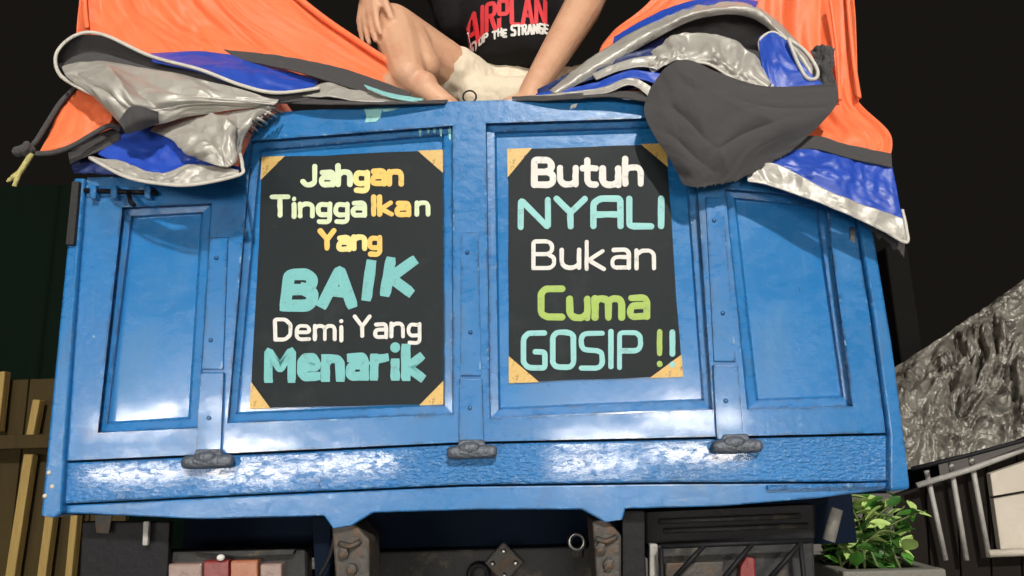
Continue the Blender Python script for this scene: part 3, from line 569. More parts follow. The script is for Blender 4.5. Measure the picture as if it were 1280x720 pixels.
patch('silver_fold', [[(110, 195, 1.55), (150, 201, 1.53), (198, 216, 1.505), (240, 205, 1.50), (298, 212, 1.485)], [(114, 198, 1.54), (152, 211, 1.51), (197, 222, 1.49), (240, 218, 1.48), (299, 216, 1.475)], [(120, 201, 1.535), (156, 219, 1.505), (196, 228, 1.49), (240, 230, 1.48), (299, 220, 1.475)]], M['silver'], TL, 60, 16, wr=.010, ws=20, seed=8)
patch('orange_corner', [[(94, 110, 1.61), (116, 114, 1.575), (140, 142, 1.555)], [(74, 140, 1.585), (100, 146, 1.555), (134, 156, 1.555)], [(50, 190, 1.565), (64, 188, 1.555), (88, 181, 1.555)]], M['orange'], TL, 30, 30, wr=.008, ws=12, seed=9)
hem(TL, [(98, 106, 1.60), (76, 128, 1.58), (58, 156, 1.56), (44, 178, 1.555), (32, 188, 1.55)], .0062, M['char'], 'binding')
hem(TL, [(46, 192, 1.555), (70, 190, 1.545), (95, 180, 1.54), (134, 158, 1.545), (150, 162, 1.56)], .0062, M['char'], 'binding')
patch('charcoal_and_shade_lining', [[(85, 190, 1.57), (110, 175, 1.57), (150, 158, 1.57)], [(88, 205, 1.57), (115, 192, 1.565), (150, 180, 1.57)]], M['char'], TL, 20, 10, wr=.006)  # charcoal sheet painted in for the shadow under the left folds
hem(TL, [(300, 192, 1.515), (303, 208, 1.48), (298, 219, 1.473), (240, 231, 1.475), (195, 229, 1.485), (155, 220, 1.50), (112, 197, 1.535)], .004, M['pale'])
hem(TL, [(400, 110, 1.585), (345, 116, 1.555), (300, 106, 1.558), (250, 87, 1.562), (188, 70, 1.60), (128, 43, 1.612), (95, 44, 1.615), (71, 66, 1.615), (74, 92, 1.56), (100, 110, 1.50), (132, 124, 1.50)], .0045, M['pale'], n=80)
for k in range(9):                                         # lacing between the folds and the rim
    t = k/8; MB().tube([at(lerp(292, 340, t), lerp(166, 136, t), 1.535), at(lerp(304, 352, t), lerp(176, 142, t), 1.575)], .0028, 6).build('lace', M['pale'] if k % 2 else M['char'], TL, smooth=True)
kn = at(33, 188, 1.55)
MB().ell(kn, (.019, .016, .014)).ell(kn+Vector((-.014, -.004, -.004)), (.013, .013, .012)).ell(kn+Vector((.006, -.010, .004)), (.009, .008, .014)).build('rope_knot', M['char'], TL, smooth=True)
hem(TL, [(40, 192, 1.55), (33, 203, 1.55), (25, 215, 1.552), (16, 222, 1.555), (9, 227, 1.556)], [.0065]*30+[.005]*6+[.003]*4, M['rope'], 'rope_tail', flat=.9)
hem(TL, [(26, 213, 1.552), (22, 222, 1.55), (18, 233, 1.55)], [.0055]*30+[.005]*10, M['rope'], 'rope_tail', flat=.9)
# side sheet running forward along the bed
xs = at(106, 0, 1.70).x
def side_sheet(parent, x, sgn, seed):
    V = []; Fc = []; nu, nv = 40, 20
    for j in range(nv):
        for i in range(nu):
            y = 1.73+i/(nu-1)*3.0; z = zs+.16+j/(nv-1)*(topL.z-zs-.2)
            V.append((x-sgn*.0+.012*noise.noise(Vector((y*3, z*3, seed)))+sgn*.03*math.sin(j/(nv-1)*PI), y, z))
    for j in range(nv-1):
        for i in range(nu-1): Fc.append([j*nu+i, j*nu+i+1, (j+1)*nu+i+1, (j+1)*nu+i])
    mesh('side_sheet', V, Fc, M['orange'], parent, smooth=True, solid=.003)
side_sheet(TL, xs-.004, -1, 2)

TRP = empty('tarpaulin', at(930, 215, 1.60), 'orange tarpaulin with a big charcoal flap hanging over the GOSIP sign', 'tarpaulin', 'tarpaulins over the tailgate')
patch('orange_curtain', [
  [(1012, -215, 1.75), (1020, -216, 1.75), (1030, -216, 1.75), (1042, -215, 1.75)],
  [(905, -110, 1.78), (950, -110, 1.76), (1000, -110, 1.74), (1052, -110, 1.72)],
  [(814, 0, 1.80), (900, 0, 1.75), (980, 0, 1.74), (1059, 0, 1.70)],
  [(765, 40, 1.78), (880, 50, 1.73), (990, 70, 1.72), (1066, 75, 1.68)],
  [(750, 80, 1.75), (880, 110, 1.69), (1000, 135, 1.67), (1072, 122, 1.64)],
  [(800, 120, 1.69), (900, 150, 1.655), (1010, 165, 1.615), (1113, 165, 1.58)],
  [(850, 150, 1.68), (930, 180, 1.635), (1015, 182, 1.595), (1113, 198, 1.56)]], M['orange'], TRP, 90, 90, wr=.030, seed=11, uvf=(5, 1.8))
hem(TRP, [(1044, -205, 1.74), (1052, -110, 1.71), (1060, 0, 1.69), (1067, 75, 1.67), (1074, 122, 1.63)], .006, M['orange'])
hem(TRP, [(1038, 0, 1.69), (1046, 60, 1.675), (1050, 125, 1.645)], .005, M['orange'], 'seam')
patch('charcoal_band', [[(955, 178, 1.60), (1015, 170, 1.58), (1060, 181, 1.57), (1114, 192, 1.555)], [(960, 192, 1.58), (1015, 186, 1.57), (1060, 197, 1.555), (1115, 210, 1.55)]], M['char'], TRP, 40, 8, wr=.004)
patch('blue_fold', [[(955, 196, 1.58), (1015, 184, 1.575), (1060, 195, 1.565), (1115, 208, 1.555)], [(958, 204, 1.565), (1018, 211, 1.545), (1070, 222, 1.54), (1122, 243, 1.54)], [(963, 211, 1.56), (1010, 229, 1.54), (1060, 251, 1.535), (1129, 277, 1.535)]], M['tblue'], TRP, 60, 36, wr=.008, seed=12, uvf=(4, 2))
patch('silver_fold', [[(934, 221, 1.565), (966, 204, 1.55), (1045, 243, 1.53), (1129, 273, 1.53)], [(934, 224, 1.56), (965, 218, 1.55), (1048, 253, 1.527), (1132, 288, 1.528)], [(935, 227, 1.56), (965, 233, 1.55), (1050, 264, 1.527), (1134, 304, 1.53)]], M['silver'], TRP, 60, 12, wr=.006, seed=13)
hem(TRP, [(1060, 266, 1.53), (1095, 282, 1.53), (1132, 303, 1.53), (1133, 285, 1.53), (1128, 262, 1.54)], .0035, M['pale'])
patch('charcoal_and_shade_lining', [[(1075, 276, 1.56), (1105, 290, 1.56), (1132, 300, 1.56)], [(1090, 288, 1.57), (1110, 305, 1.57), (1130, 322, 1.57)]], M['char'], TRP, 16, 8, wr=.006, fray=4)
patch('blue_fold', [[(768, 46, 1.68), (830, 12, 1.68), (890, -3, 1.68), (948, 2, 1.68)], [(765, 58, 1.65), (830, 22, 1.65), (890, 5, 1.65), (945, 9, 1.65)]], M['tblue'], TRP, 40, 10, wr=.006, seed=14)
patch('charcoal_and_shade_lining', [[(815, 48, 1.66), (875, 20, 1.66), (945, 18, 1.66), (1005, 66, 1.64)], [(825, 66, 1.69), (880, 50, 1.70), (950, 55, 1.69), (1015, 92, 1.67)], [(830, 88, 1.63), (880, 80, 1.63), (950, 98, 1.63), (1030, 116, 1.62)]], M['char'], TRP, 40, 20, wr=.008)  # charcoal sheet put in as the shade of the hollow
patch('silver_fold', [[(686, 114, 1.63), (740, 71, 1.645), (815, 28, 1.655), (880, 5, 1.66), (945, 8, 1.66), (1000, 55, 1.64), (1028, 98, 1.62)], [(692, 116, 1.60), (746, 80, 1.61), (818, 37, 1.615), (880, 12, 1.62), (943, 14, 1.62), (993, 58, 1.62), (1020, 100, 1.61)], [(700, 118, 1.61), (754, 88, 1.62), (822, 47, 1.63), (880, 22, 1.635), (940, 22, 1.635), (985, 62, 1.63), (1012, 103, 1.62)]], M['silver'], TRP, 80, 12, wr=.006, seed=15)
patch('silver_fold', [[(806, 72, 1.615), (848, 42, 1.61), (900, 43, 1.61), (942, 68, 1.60), (964, 103, 1.58)], [(810, 82, 1.585), (846, 60, 1.57), (890, 64, 1.565), (930, 86, 1.56), (962, 107, 1.56)], [(815, 92, 1.59), (845, 76, 1.57), (885, 80, 1.565), (920, 99, 1.56), (958, 111, 1.555)]], M['silver'], TRP, 70, 30, wr=.018, seed=16, uvf=(5, 2))
patch('blue_fold', [[(948, 46, 1.62), (968, 40, 1.61), (986, 54, 1.60)], [(952, 80, 1.585), (976, 84, 1.575), (1008, 86, 1.575)], [(966, 116, 1.57), (1000, 117, 1.56), (1030, 106, 1.57)]], M['tblue'], TRP, 26, 26, wr=.007, seed=17, uvf=(2, 2))
patch('charcoal_and_shade_lining', [[(1012, 62, 1.62), (1028, 54, 1.60), (1044, 60, 1.60)], [(1018, 80, 1.60), (1032, 76, 1.58), (1042, 86, 1.58)], [(1016, 110, 1.58), (1032, 112, 1.565), (1047, 108, 1.565)]], M['char'], TRP, 26, 26, wr=.022, ws=34, seed=18)
MB().tube([at(*p) for p in curve([(986, 50, 1.585), (996, 76, 1.575), (1008, 97, 1.57), (1020, 98, 1.57), (1021, 86, 1.57), (1006, 64, 1.58), (986, 49, 1.588)], 36)], .0045, 8, closed=True).build('strap_loop', M['pale'], TRP, smooth=True)
hem(TRP, [(964, 104, 1.575), (952, 70, 1.60), (950, 50, 1.615), (966, 40, 1.612), (984, 50, 1.60)], .0035, M['pale'])
hem(TRP, [(850, 78, 1.56), (885, 80, 1.56), (920, 100, 1.552), (958, 111, 1.55), (966, 106, 1.555)], .0035, M['pale'])
patch('navy_and_shade_fold', [[(672, 112, 1.66), (745, 75, 1.66), (790, 56, 1.66), (830, 45, 1.66)], [(672, 124, 1.64), (745, 118, 1.635), (790, 112, 1.63), (830, 112, 1.62)]], M['navy'], TRP, 40, 14, wr=.006, seed=25)  # added navy sheet that darkens the gaps between the strips
patch('navy_and_shade_fold', [[(686, 110, 1.64), (745, 82, 1.63), (790, 66, 1.62), (820, 60, 1.62)], [(690, 117, 1.63), (745, 97, 1.61), (785, 82, 1.60), (818, 78, 1.60)]], M['navy'], TRP, 40, 10, wr=.008, seed=19)
patch('silver_fold', [[(740, 92, 1.605), (770, 80, 1.60), (800, 72, 1.60), (822, 70, 1.595)], [(745, 100, 1.595), (772, 88, 1.585), (802, 83, 1.58), (822, 88, 1.58)]], M['silver'], TRP, 30, 10, wr=.006, seed=20)
patch('blue_fold', [[(670, 118, 1.62), (745, 103, 1.60), (785, 88, 1.59), (826, 92, 1.585)], [(675, 121, 1.61), (748, 110, 1.59), (788, 98, 1.58), (824, 106, 1.578)]], M['tblue'], TRP, 40, 8, wr=.005, seed=21)
patch('silver_fold', [[(650, 121, 1.615), (748, 110, 1.59), (788, 97, 1.58), (814, 108, 1.575)], [(655, 124, 1.605), (748, 117, 1.58), (790, 106, 1.57), (812, 122, 1.57)]], M['silver'], TRP, 40, 8, wr=.006, seed=22)
patch('charcoal_band', [[(640, 121, 1.61), (700, 119, 1.595), (760, 114, 1.585), (816, 116, 1.58)], [(640, 126, 1.60), (700, 125, 1.58), (760, 121, 1.57), (814, 128, 1.57)]], M['char'], TRP, 40, 6, wr=.004)
patch('charcoal_flap', [
  [(812, 112, 1.569), (832, 85, 1.556), (860, 76, 1.551), (900, 92, 1.546), (960, 108, 1.546), (1046, 104, 1.558)],
  [(805, 140, 1.556), (840, 125, 1.531), (880, 125, 1.521), (930, 130, 1.521), (980, 132, 1.531), (1047, 128, 1.556)],
  [(818, 170, 1.551), (850, 165, 1.526), (890, 172, 1.514), (930, 165, 1.524), (980, 160, 1.531), (1030, 150, 1.556)],
  [(838, 200, 1.554), (860, 205, 1.531), (890, 200, 1.524), (925, 192, 1.531), (965, 182, 1.541), (1008, 172, 1.556)],
  [(853, 229, 1.558), (868, 235, 1.548), (895, 231, 1.543), (925, 224, 1.548), (955, 208, 1.554), (988, 190, 1.558)]], M['char'], TRP, 110, 90, wr=.010, seed=27, fray=1.6, uvf=(2.2, 2.2), sharp=.4, solid=.002, creases=[(.2, .3, .45, .62, .010, .05), (.45, .62, .85, .35, .009, .04), (.45, .62, .5, .95, -.010, .05), (.3, .1, .8, .45, -.010, .07), (.12, .5, .4, .85, .008, .05), (.6, .2, .95, .3, .008, .04)])
side_sheet(TRP, at(1060, 0, 1.70).x+.004, 1, 5)

# ------------------------------------------------------------------ person sitting on the load behind the tailgate
seat = at(625, 150, 2.06)
for k, (w_, h_, zz) in enumerate(((.8, .5, zb+.045), (.7, seat.z-.12-zb-.545, zb+.545))):
    C = empty('cargo_crate', (seat.x+.02, 2.12, zz), ('wooden cargo crate on the bed floor under another crate', 'wooden cargo crate that the seated person sits on')[k], 'crate')
    for s in (-1, 1):
        for j in range(4):
            z = zz+h_*(j+.5)/4
            MB().box((seat.x+.02, 2.12+s*.21, z), (w_, .02, h_/4-.012)).build('slat', M['ply'], C)
            MB().box((seat.x+.02+s*(w_/2-.01), 2.12, z), (.02, .398, h_/4-.012)).build('slat', M['ply'], C)
    MB().box((seat.x+.02, 2.12, zz+h_-.006), (w_-.042, .398, .012)).build('lid', M['ply'], C)
    for sx in (-1, 1):
        for sy in (-1, 1): MB().box((seat.x+.02+sx*(w_/2-.04), 2.12+sy*.18, zz+h_/2-.004), (.04, .04, h_-.008)).build('corner_batten', M['ply'], C)

PE = empty('person', seat, 'person in black T-shirt and cream shorts sitting above the tailgate', 'person')
hipR, hipL = at(604, 126, 2.06), at(662, 128, 2.08)
knR, anR = at(494, 34, 1.83), at(510, 94, 1.73)
knL, anL = at(768, 118, 1.98), at(700, 170, 1.88)
shR, shL = at(536, -142, 2.20), at(722, -142, 2.20)
elR, wrR = at(452, -86, 1.98), at(463, -8, 1.80)
elL, wrL = at(744, -20, 1.98), at(664, 116, 1.76)
chest = at(628, -95, 2.18); belly = at(622, 20, 2.10); pel = at(626, 120, 2.12); neck = at(628, -170, 2.18); head = at(630, -245, 2.13)
def toes(mb, an, fwd, up, side):
    heel = an-fwd*.045-up*.035; ball = an+fwd*.125-up*.05
    mb.caps(heel, an+fwd*.05-up*.01, .034, .034).caps(an+fwd*.02-up*.012, ball, .036, .028).caps(heel, ball-side*.02, .03, .024).caps(ball-side*.022, ball+side*.028, .024, .018)
    for i in range(5):
        o = ball+side*(-.034+.017*i); l = (.048, .042, .038, .033, .027)[i]; r = (.0135, .0095, .009, .0085, .008)[i]
        mb.caps(o, o+fwd*l*.6+up*.003, r, r).caps(o+fwd*l*.6+up*.003, o+fwd*l-up*.006, r, r*.85)
def hand(mb, wr, d, nrm, thumb, curl, sc_=1.0):
    d = d.normalized(); nrm = (nrm-d*nrm.dot(d)).normalized(); s = d.cross(nrm)
    if s.dot(thumb) < 0: s = -s
    palm = wr+d*.05*sc_
    mb.caps(wr, wr+d*.03*sc_, .027*sc_, .026*sc_)
    for q in (-.028, -.010, .010, .028): mb.caps(wr+d*.02*sc_+s*q*.7*sc_, wr+d*.088*sc_+s*q*1.05*sc_, .016*sc_, .0125*sc_)
    for i, (q, ln, r) in enumerate(((.031, .072, .0098), (.0105, .080, .0102), (-.0105, .074, .0098), (-.031, .058, .0086))):
        p = wr+d*.088*sc_+s*q*sc_; dd = (d+s*q*2.2).normalized(); rr = r*sc_
        for k, f in enumerate((.46, .30, .24)):
            a = curl*(.5+.45*k+.10*i); v = (dd*math.cos(a)+nrm*math.sin(a)).normalized(); e = p+v*ln*f*sc_
            mb.caps(p, e, rr*(1-.07*k), rr*(.93-.07*k), 10); p = e
    p = wr+d*.03*sc_+s*.026*sc_; v = (d*.75+s*.6+nrm*.3).normalized(); e = p+v*.042*sc_
    mb.caps(p, e, .0155*sc_, .0125*sc_); v = (d*.95+s*.2+nrm*.35).normalized(); e2 = e+v*.03*sc_
    mb.caps(e, e2, .0118*sc_, .0108*sc_); mb.caps(e2, e2+v*.022*sc_, .0105*sc_, .008*sc_)
b = MB()
b.caps(pel, belly, .11, .10).caps(belly, chest, .10, .12).caps(shR+Vector((.05, 0, -.02)), shL+Vector((-.05, 0, -.02)), .075, .075).caps(chest+(neck-chest)*.6, head-Vector((0, -.02, .06)), .06, .055)
# legs
b.caps(hipR, lerp(hipR, knR, .55), .088, .076).caps(lerp(hipR, knR, .5), knR, .077, .060)
b.caps(knR, lerp(knR, anR, .35)+Vector((.0, .01, .0)), .058, .061).caps(lerp(knR, anR, .35)+Vector((0, .01, 0)), anR, .061, .046)
b.ell(knR+Vector((-.005, -.012, .008)), (.05, .05, .05))
b.caps(at(512, 46, 1.84), at(529, 84, 1.79), .050, .047)
fd = (at(566, 112, 1.70)-anR); fd.normalize(); toes(b, anR, fd, Vector((0, -.25, .95)).normalized(), Vector((0, -1, -.2)).normalized())
b.caps(hipL, lerp(hipL, knL, .55), .088, .078).caps(lerp(hipL, knL, .5), knL, .078, .060)
b.caps(knL, lerp(knL, anL, .4), .058, .058).caps(lerp(knL, anL, .4), anL, .058, .038)
fd2 = Vector((-.95, -.2, -.15)).normalized(); toes(b, anL, fd2, Vector((0, -.3, .95)).normalized(), Vector((0, 1, .2)).normalized())
# arms
b.caps(shR, elR, .062, .05).caps(elR, lerp(elR, wrR, .3), .049, .047).caps(lerp(elR, wrR, .3), wrR, .047, .031)
b.caps(shL, elL, .062, .053).caps(elL, lerp(elL, wrL, .28)+Vector((.006, -.01, 0)), .052, .055).caps(lerp(elL, wrL, .28)+Vector((.006, -.01, 0)), wrL, .055, .033)
hand(b, wrR, at(455, 60, 1.745)-wrR, Vector((.55, .75, 0)), Vector((1, .2, 0)), .32, 1.0)
hand(b, wrL, at(648, 165, 1.70)-wrL, Vector((-.2, -.9, -.3)), Vector((-1, 0, 0)), .5, 1.0)
# head
b.ell(head, (.077, .097, .112)).ell(head+Vector((0, -.03, -.065)), (.055, .062, .055)).ell(head+Vector((0, -.097, -.018)), (.016, .022, .026)).ell(head+Vector((0, -.10, -.03)), (.02, .016, .012))
b.ell(head+Vector((0, -.088, -.068)), (.026, .012, .009)).ell(head+Vector((0, -.085, .022)), (.055, .016, .012))
for s in (-1, 1): b.ell(head+Vector((s*.079, .005, -.012)), (.012, .024, .034))
body = b.build('body', M['skin'], PE, smooth=True)
def remesh(o, vox, it=6, f=.5):
    r = o.modifiers.new('r', 'REMESH'); r.mode = 'VOXEL'; r.voxel_size = vox; r.use_smooth_shade = True
    s = o.modifiers.new('sm', 'SMOOTH'); s.factor = f; s.iterations = it
remesh(body, .005, 5)
for s in (-1, 1):
    e = MB().ell(head+Vector((s*.031, -.084, .002)), (.013, .010, .009)).build('eye', M['eye'], PE, smooth=True)
    MB().ell(head+Vector((s*.031, -.093, .002)), (.005, .003, .005)).build('pupil', M['hair'], e, smooth=True)
hr = MB().ell(head+Vector((0, .016, .028)), (.086, .098, .105)).ell(head+Vector((0, -.05, .085)), (.06, .045, .03)).build('hair', M['hair'], PE, smooth=True); remesh(hr, .006, 2)
# shirt and shorts
t = MB()
t.caps(at(636, 42, 2.06), at(630, -20, 2.09), .135, .165).caps(at(628, -20, 2.09), chest, .165, .172).caps(shR+Vector((.03, 0, -.03)), shL+Vector((-.03, 0, -.03)), .085, .085)
t.caps(shR+Vector((.02, 0, 0)), lerp(shR, elR, .72), .085, .080).caps(shL+Vector((-.02, 0, 0)), lerp(shL, elL, .62), .085, .080).caps(lerp(chest, neck, .5), lerp(chest, neck, .95), .085, .066)
t.caps(at(575, 30, 2.08), at(545, -60, 2.12), .07, .09).caps(at(692, 24, 2.08), at(706, -60, 2.12), .07, .09)
t.ell(at(636, 22, 2.07), (.165, .145, .175)).caps(at(630, 56, 2.02), at(660, 56, 2.02), .085, .085)
sh = t.build('t_shirt', M['shirt'], PE, smooth=True); remesh(sh, .007, 8)
ct = bpy.data.textures.new('cloth_folds', 'CLOUDS'); ct.noise_scale = .11
dm = sh.modifiers.new('d', 'DISPLACE'); dm.texture = ct; dm.strength = .022; dm.mid_level = .5
t = MB()
t.caps(pel, pel+Vector((0, .03, .06)), .135, .12).caps(hipR, lerp(hipR, knR, .36), .098, .088).caps(hipL, lerp(hipL, knL, .7), .10, .09)
t.caps(at(600, 122, 1.95), at(655, 122, 1.95), .06, .06)
shs = t.build('shorts', M['shorts'], PE, smooth=True); remesh(shs, .006, 6)
ct2 = bpy.data.textures.new('short_folds', 'CLOUDS'); ct2.noise_scale = .05
dm = shs.modifiers.new('d', 'DISPLACE'); dm.texture = ct2; dm.strength = .016; dm.mid_level = .5
# chest print, pressed onto the shirt
def shirt_word(txt, box, hw, col, rise, gap, slant=0):
    o = word(PE, txt, box, hw, [col], rise=rise, gap=gap, mp=lambda x, y, h: at(x, y, 1.925), name='shirt_print', slant=slant, jit=1.2)
    s = o.modifiers.new('w', 'SHRINKWRAP'); s.target = sh; s.wrap_method = 'PROJECT'; s.use_project_x = s.use_project_y = s.use_project_z = False
    s.use_project_y = True; s.use_positive_direction = True; s.use_negative_direction = True; s.offset = .0025; s.wrap_mode = 'ABOVE_SURFACE'
shirt_word('AIRPLAN', (583, 1, 684, 38), 2.6, 'red', 12, .28)
shirt_word('STOP THE', (584, 34, 634, 44), 1.3, 'white', 0, .3)
shirt_word('STRANGE', (638, 29, 686, 43), 1.5, 'white', 5, .3)
rg = at(587, 121, 1.64)
o = MB().tube([rg+Vector((math.cos(q*PI/9)*.016, 0, math.sin(q*PI/9)*.016)) for q in range(18)], .0022, 8, closed=True).build('cord_loop', M['black'], None, smooth=True)
tag(o, 'small dark cord loop on the tailgate rim beside the foot', 'cord')

# ------------------------------------------------------------------ left background: batten wall and green sheet wall
FY = 3.1
fx0, fx1 = at(-260, 600, FY).x, at(160, 600, FY).x
ftop = at(20, 470, FY).z
WF = empty('wooden_wall', ((fx0+fx1)/2, FY, 0), 'olive brown board wall with pale battens beside the blue truck', 'wall')
nb = 9
for i in range(nb):
    x = lerp(fx0, fx1, (i+.5)/nb); MB().box((x, FY+.03+random.uniform(-.004, .004), ftop/2), ((fx1-fx0)/nb-.008, .03, ftop-random.uniform(.0, .03))).build('board', M['wood'], WF, bevel=.003)
lean = Matrix.Rotation(.06, 3, 'Y')
def batten(pa, pb, hw):
    a = at(*pa, FY-.03); b_ = at(*pb, FY-.03); d = (b_-a); L_ = d.length; rot = Matrix.Rotation(math.atan2(d.x, d.z), 3, 'Y')
    MB().box((a+b_)/2, (hw*2*FY/F, .04, L_), rot).build('batten', M['batten'], WF, bevel=.003)
for pa, pb, hw in (((5, 465), (-3, 540), 5), ((49, 500), (40, 548), 4.5), ((39, 568), (10, 760), 5.5), ((75, 568), (50, 760), 5), ((100, 600), (85, 760), 4), ((-30, 568), (-60, 760), 5.5), ((-40, 465), (-52, 540), 5)): batten(pa, pb, hw)
a = at(-200, 552, FY-.045); b_ = at(130, 556, FY-.045)
MB().box((a+b_)/2, ((b_-a).length, .05, .055)).build('rail', M['wood'], WF, bevel=.004)
GW = empty('sheet_wall', (-3.6, 4.6, 0), 'dark green corrugated sheet wall standing behind the board wall', 'wall')
gx0 = -5.2; gz = at(30, 232, 4.6).z
for i in range(6):
    V = []; Fc = []; n_ = 17
    for k in range(n_):
        x = gx0+i*.56+k/(n_-1)*.56; y = 4.6+.006*math.cos(k/(n_-1)*8*PI)
        V += [(x, y, 0), (x, y, gz)]
    Fc = [[2*k, 2*k+2, 2*k+3, 2*k+1] for k in range(n_-1)]
    mesh('sheet', V, Fc, M['greenw'], GW, smooth=True, solid=.004)

# ------------------------------------------------------------------ right background: stall under a crinkled sheet, bars, planter
SY = 3.0
ST = empty('market_stall', (at(1250, 650, SY).x, SY, 0), 'dark wooden stall with pale bars and a dirty white board', 'stall')
def S(px, py, o=0): return at(px, py, SY+o)
for i in range(9):
    x0 = 1120+i*38; MB().prism([S(x0, 618-i*13), S(x0+36, 606-i*13), S(x0+58, 1010), S(x0+22, 1010)], (0, .03, 0)).build('plank', M['brownw'], ST, bevel=.004)
for pa, pb in (((1158, 588), (1182, 700)), ((1188, 578), (1208, 700)), ((1213, 570), (1236, 696))):
    MB().tube([S(*pa, -.05), S(*pb, -.05)], .010, 8).build('bar', M['bar'], ST, smooth=True)
MB().tube([S(1146, 607, -.075), S(1215, 586, -.075), S(1420, 508, -.075)], .011, 8).build('rail', M['bar'], ST, smooth=True)
MB().prism([S(1238, 592, -.04), S(1420, 530, -.04), S(1440, 690, -.04), S(1252, 692, -.04)], (0, .03, 0)).build('white_board', M['whiteb'], ST, bevel=.004)
MB().tube([S(1238, 622, -.046), S(1330, 606, -.046)], .004, 6).build('board_seam', M['brownw'], ST, smooth=True)
MB().tube([S(1236, 692, -.06), S(1440, 684, -.06)], .014, 8).build('ledge', M['whiteb'], ST, smooth=True)
FS = empty('plastic_sheet', S(1200, 585), 'crinkled silver plastic sheet draped over the dark wooden stall', 'plastic sheet')
patch('sheet', [
  [(1112, 462, 3.25), (1180, 418, 3.3), (1250, 370, 3.35), (1330, 315, 3.4), (1430, 250, 3.45)],
  [(1116, 490, 3.08), (1185, 460, 3.12), (1250, 425, 3.15), (1330, 380, 3.2), (1430, 325, 3.25)],
  [(1122, 530, 2.98), (1190, 510, 2.98), (1255, 485, 3.0), (1330, 450, 3.0), (1430, 410, 3.05)],
  [(1130, 588, 2.92), (1195, 572, 2.9), (1260, 553, 2.9), (1330, 528, 2.9), (1430, 500, 2.9)]], M['foil'], FS, 150, 110, wr=.075, seed=31, uvf=(11, 4.5), edge=.12, sharp=1.3)
MB().tube([S(1140, 586, -.13), S(1215, 568, -.13), S(1300, 545, -.13), S(1420, 508, -.13)], .008, 8).build('edge_cord', M['black'], FS, smooth=True)
PS = at(1125, 400, 3.6)
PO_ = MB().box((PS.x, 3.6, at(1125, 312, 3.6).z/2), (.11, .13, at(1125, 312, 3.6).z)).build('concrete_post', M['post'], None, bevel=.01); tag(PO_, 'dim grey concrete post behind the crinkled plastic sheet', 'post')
# planter with leafy plant
PY = 2.25
pl = at(1050, 713, PY); pr = at(1178, 713, PY)
PT = empty('planter', ((pl.x+pr.x)/2, PY+.15, 0), 'grey concrete planter box at the corner of the truck', 'planter')
wx = pr.x-pl.x; cx = (pl.x+pr.x)/2; hz = pl.z
for s in (-1, 1):
    MB().box((cx, PY+.15+s*.15, hz/2), (wx, .04, hz)).build('planter_wall', M['conc'], PT, bevel=.006)
    MB().box((cx+s*(wx/2-.02), PY+.15, hz/2), (.04, .258, hz-.004)).build('planter_wall', M['conc'], PT, bevel=.006)
MB().box((cx, PY+.15, hz/2-.03), (wx-.082, .258, hz-.06)).build('planter_soil', M['soil'], PT)
LP = empty('leafy_plant', (cx, PY+.15, hz-.03), 'leafy green plant with lime leaves towards the stem tips growing in the concrete planter', 'plant')
def leafmesh(nm, mt):
    V = []; Fc = []
    for i in range(7):
        t = i/6; hw = .34*math.sin(PI*min(1, t*.93+.05))**.8*(1-t*.25); z = -.22*t*t
        V += [Vector((t, -hw, z+.10*hw)), Vector((t, 0, z-.06)), Vector((t, hw, z+.10*hw))]
    for i in range(6):
        for k in (0, 1): Fc.append([i*3+k, i*3+k+1, i*3+k+4, i*3+k+3])
    me = bpy.data.meshes.new(nm); me.from_pydata(V, [], Fc); me.materials.append(mt)
    me.polygons.foreach_set('use_smooth', [True]*len(me.polygons)); return me
LM = [leafmesh('leaf', M[q]) for q in ('leaf', 'leafl', 'leafd', 'leaf')]
rp = random.Random(3); cnt = 0
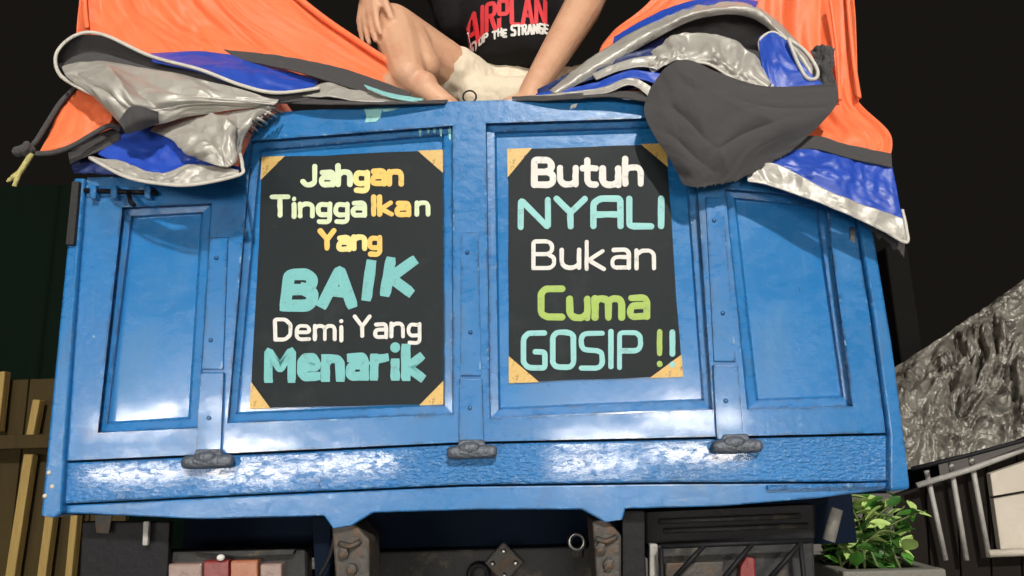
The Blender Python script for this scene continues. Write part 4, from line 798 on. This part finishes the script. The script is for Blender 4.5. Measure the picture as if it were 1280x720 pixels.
for s in range(36):
    bx = cx+rp.uniform(-.14, .12); by = PY+.15+rp.uniform(-.09, .09); base_ = Vector((bx, by, hz-.04))
    tip = at(rp.uniform(1026, 1150), rp.uniform(616, 690), by+rp.uniform(-.12, .06))
    pts = [tuple(base_), tuple(lerp(base_, tip, .5)+Vector((rp.uniform(-.03, .03), rp.uniform(-.02, .02), .03))), tuple(tip)]
    st = MB().tube([Vector(q) for q in curve(pts, 8)], [.005-.0004*k for k in range(8)], 6).build('stem', M['stem'], LP, smooth=True)
    for k in range(8):
        t = .25+.75*k/7; p = Vector(cr(pts, t)); o = bpy.data.objects.new('leaf', LM[rp.choice((0, 1, 1, 1, 2, 3)) if t > .5 else rp.choice((0, 2, 2, 3))])  # lime leaves mostly on the upper half of each stem, darker ones below
        link(o, LP); o.location = p-WO[LP.name]; o.rotation_euler = (rp.uniform(-.7, .7), rp.uniform(-.9, .5), rp.uniform(0, 2*PI)); q = rp.uniform(.04, .078); o.scale = (q, q, q)

# ------------------------------------------------------------------ lamps of the yard behind the camera (their light shows as streaked highlights on the tailgate)
def light_stand(x, y, zs_, label, w_=1.15):
    R_ = empty('tube_light_stand', (x, y, 0), label, 'lamp')
    zt = max(zs_)
    for s_ in (-1, 1):
        MB().tube([(x+s_*(w_/2+.06), y, 0), (x+s_*(w_/2+.06), y, zt+.12)], .02, 10).build('upright', M['black'], R_, smooth=True)
        MB().box((x+s_*(w_/2+.06), y, .02), (.08, .5, .04)).build('foot', M['black'], R_, bevel=.006)
    for z in zs_:
        t_ = MB().box((x, y-.035, z), (w_+.10, .05, .10)).build('batten_housing', M['greys'], R_, bevel=.006)
        MB().tube([(x-w_/2, y+.02, z), (x-w_/2+.02, y+.02, z), (x+w_/2-.02, y+.02, z), (x+w_/2, y+.02, z)], [.03, .035, .035, .03], 12).build('tube', M['lamp'], t_, smooth=True)
for x, y, zz, lb in ((-4.75, -6.3, (1.02, 1.62), 'tube light stand at the far left end of the yard row'), (-3.45, -6.7, (.96, 1.30, 1.80), 'tube light stand with three tubes in the left row'),
                     (-2.15, -6.5, (1.06,), 'tube light stand with a single low tube next to the row gap'), (1.05, -6.6, (.97, 1.30), 'tube light stand with two tubes on the right of the row gap'),
                     (2.25, -6.3, (1.08, 1.5), 'tube light stand at the far right end of the yard row')):
    light_stand(x, y, zz, lb)
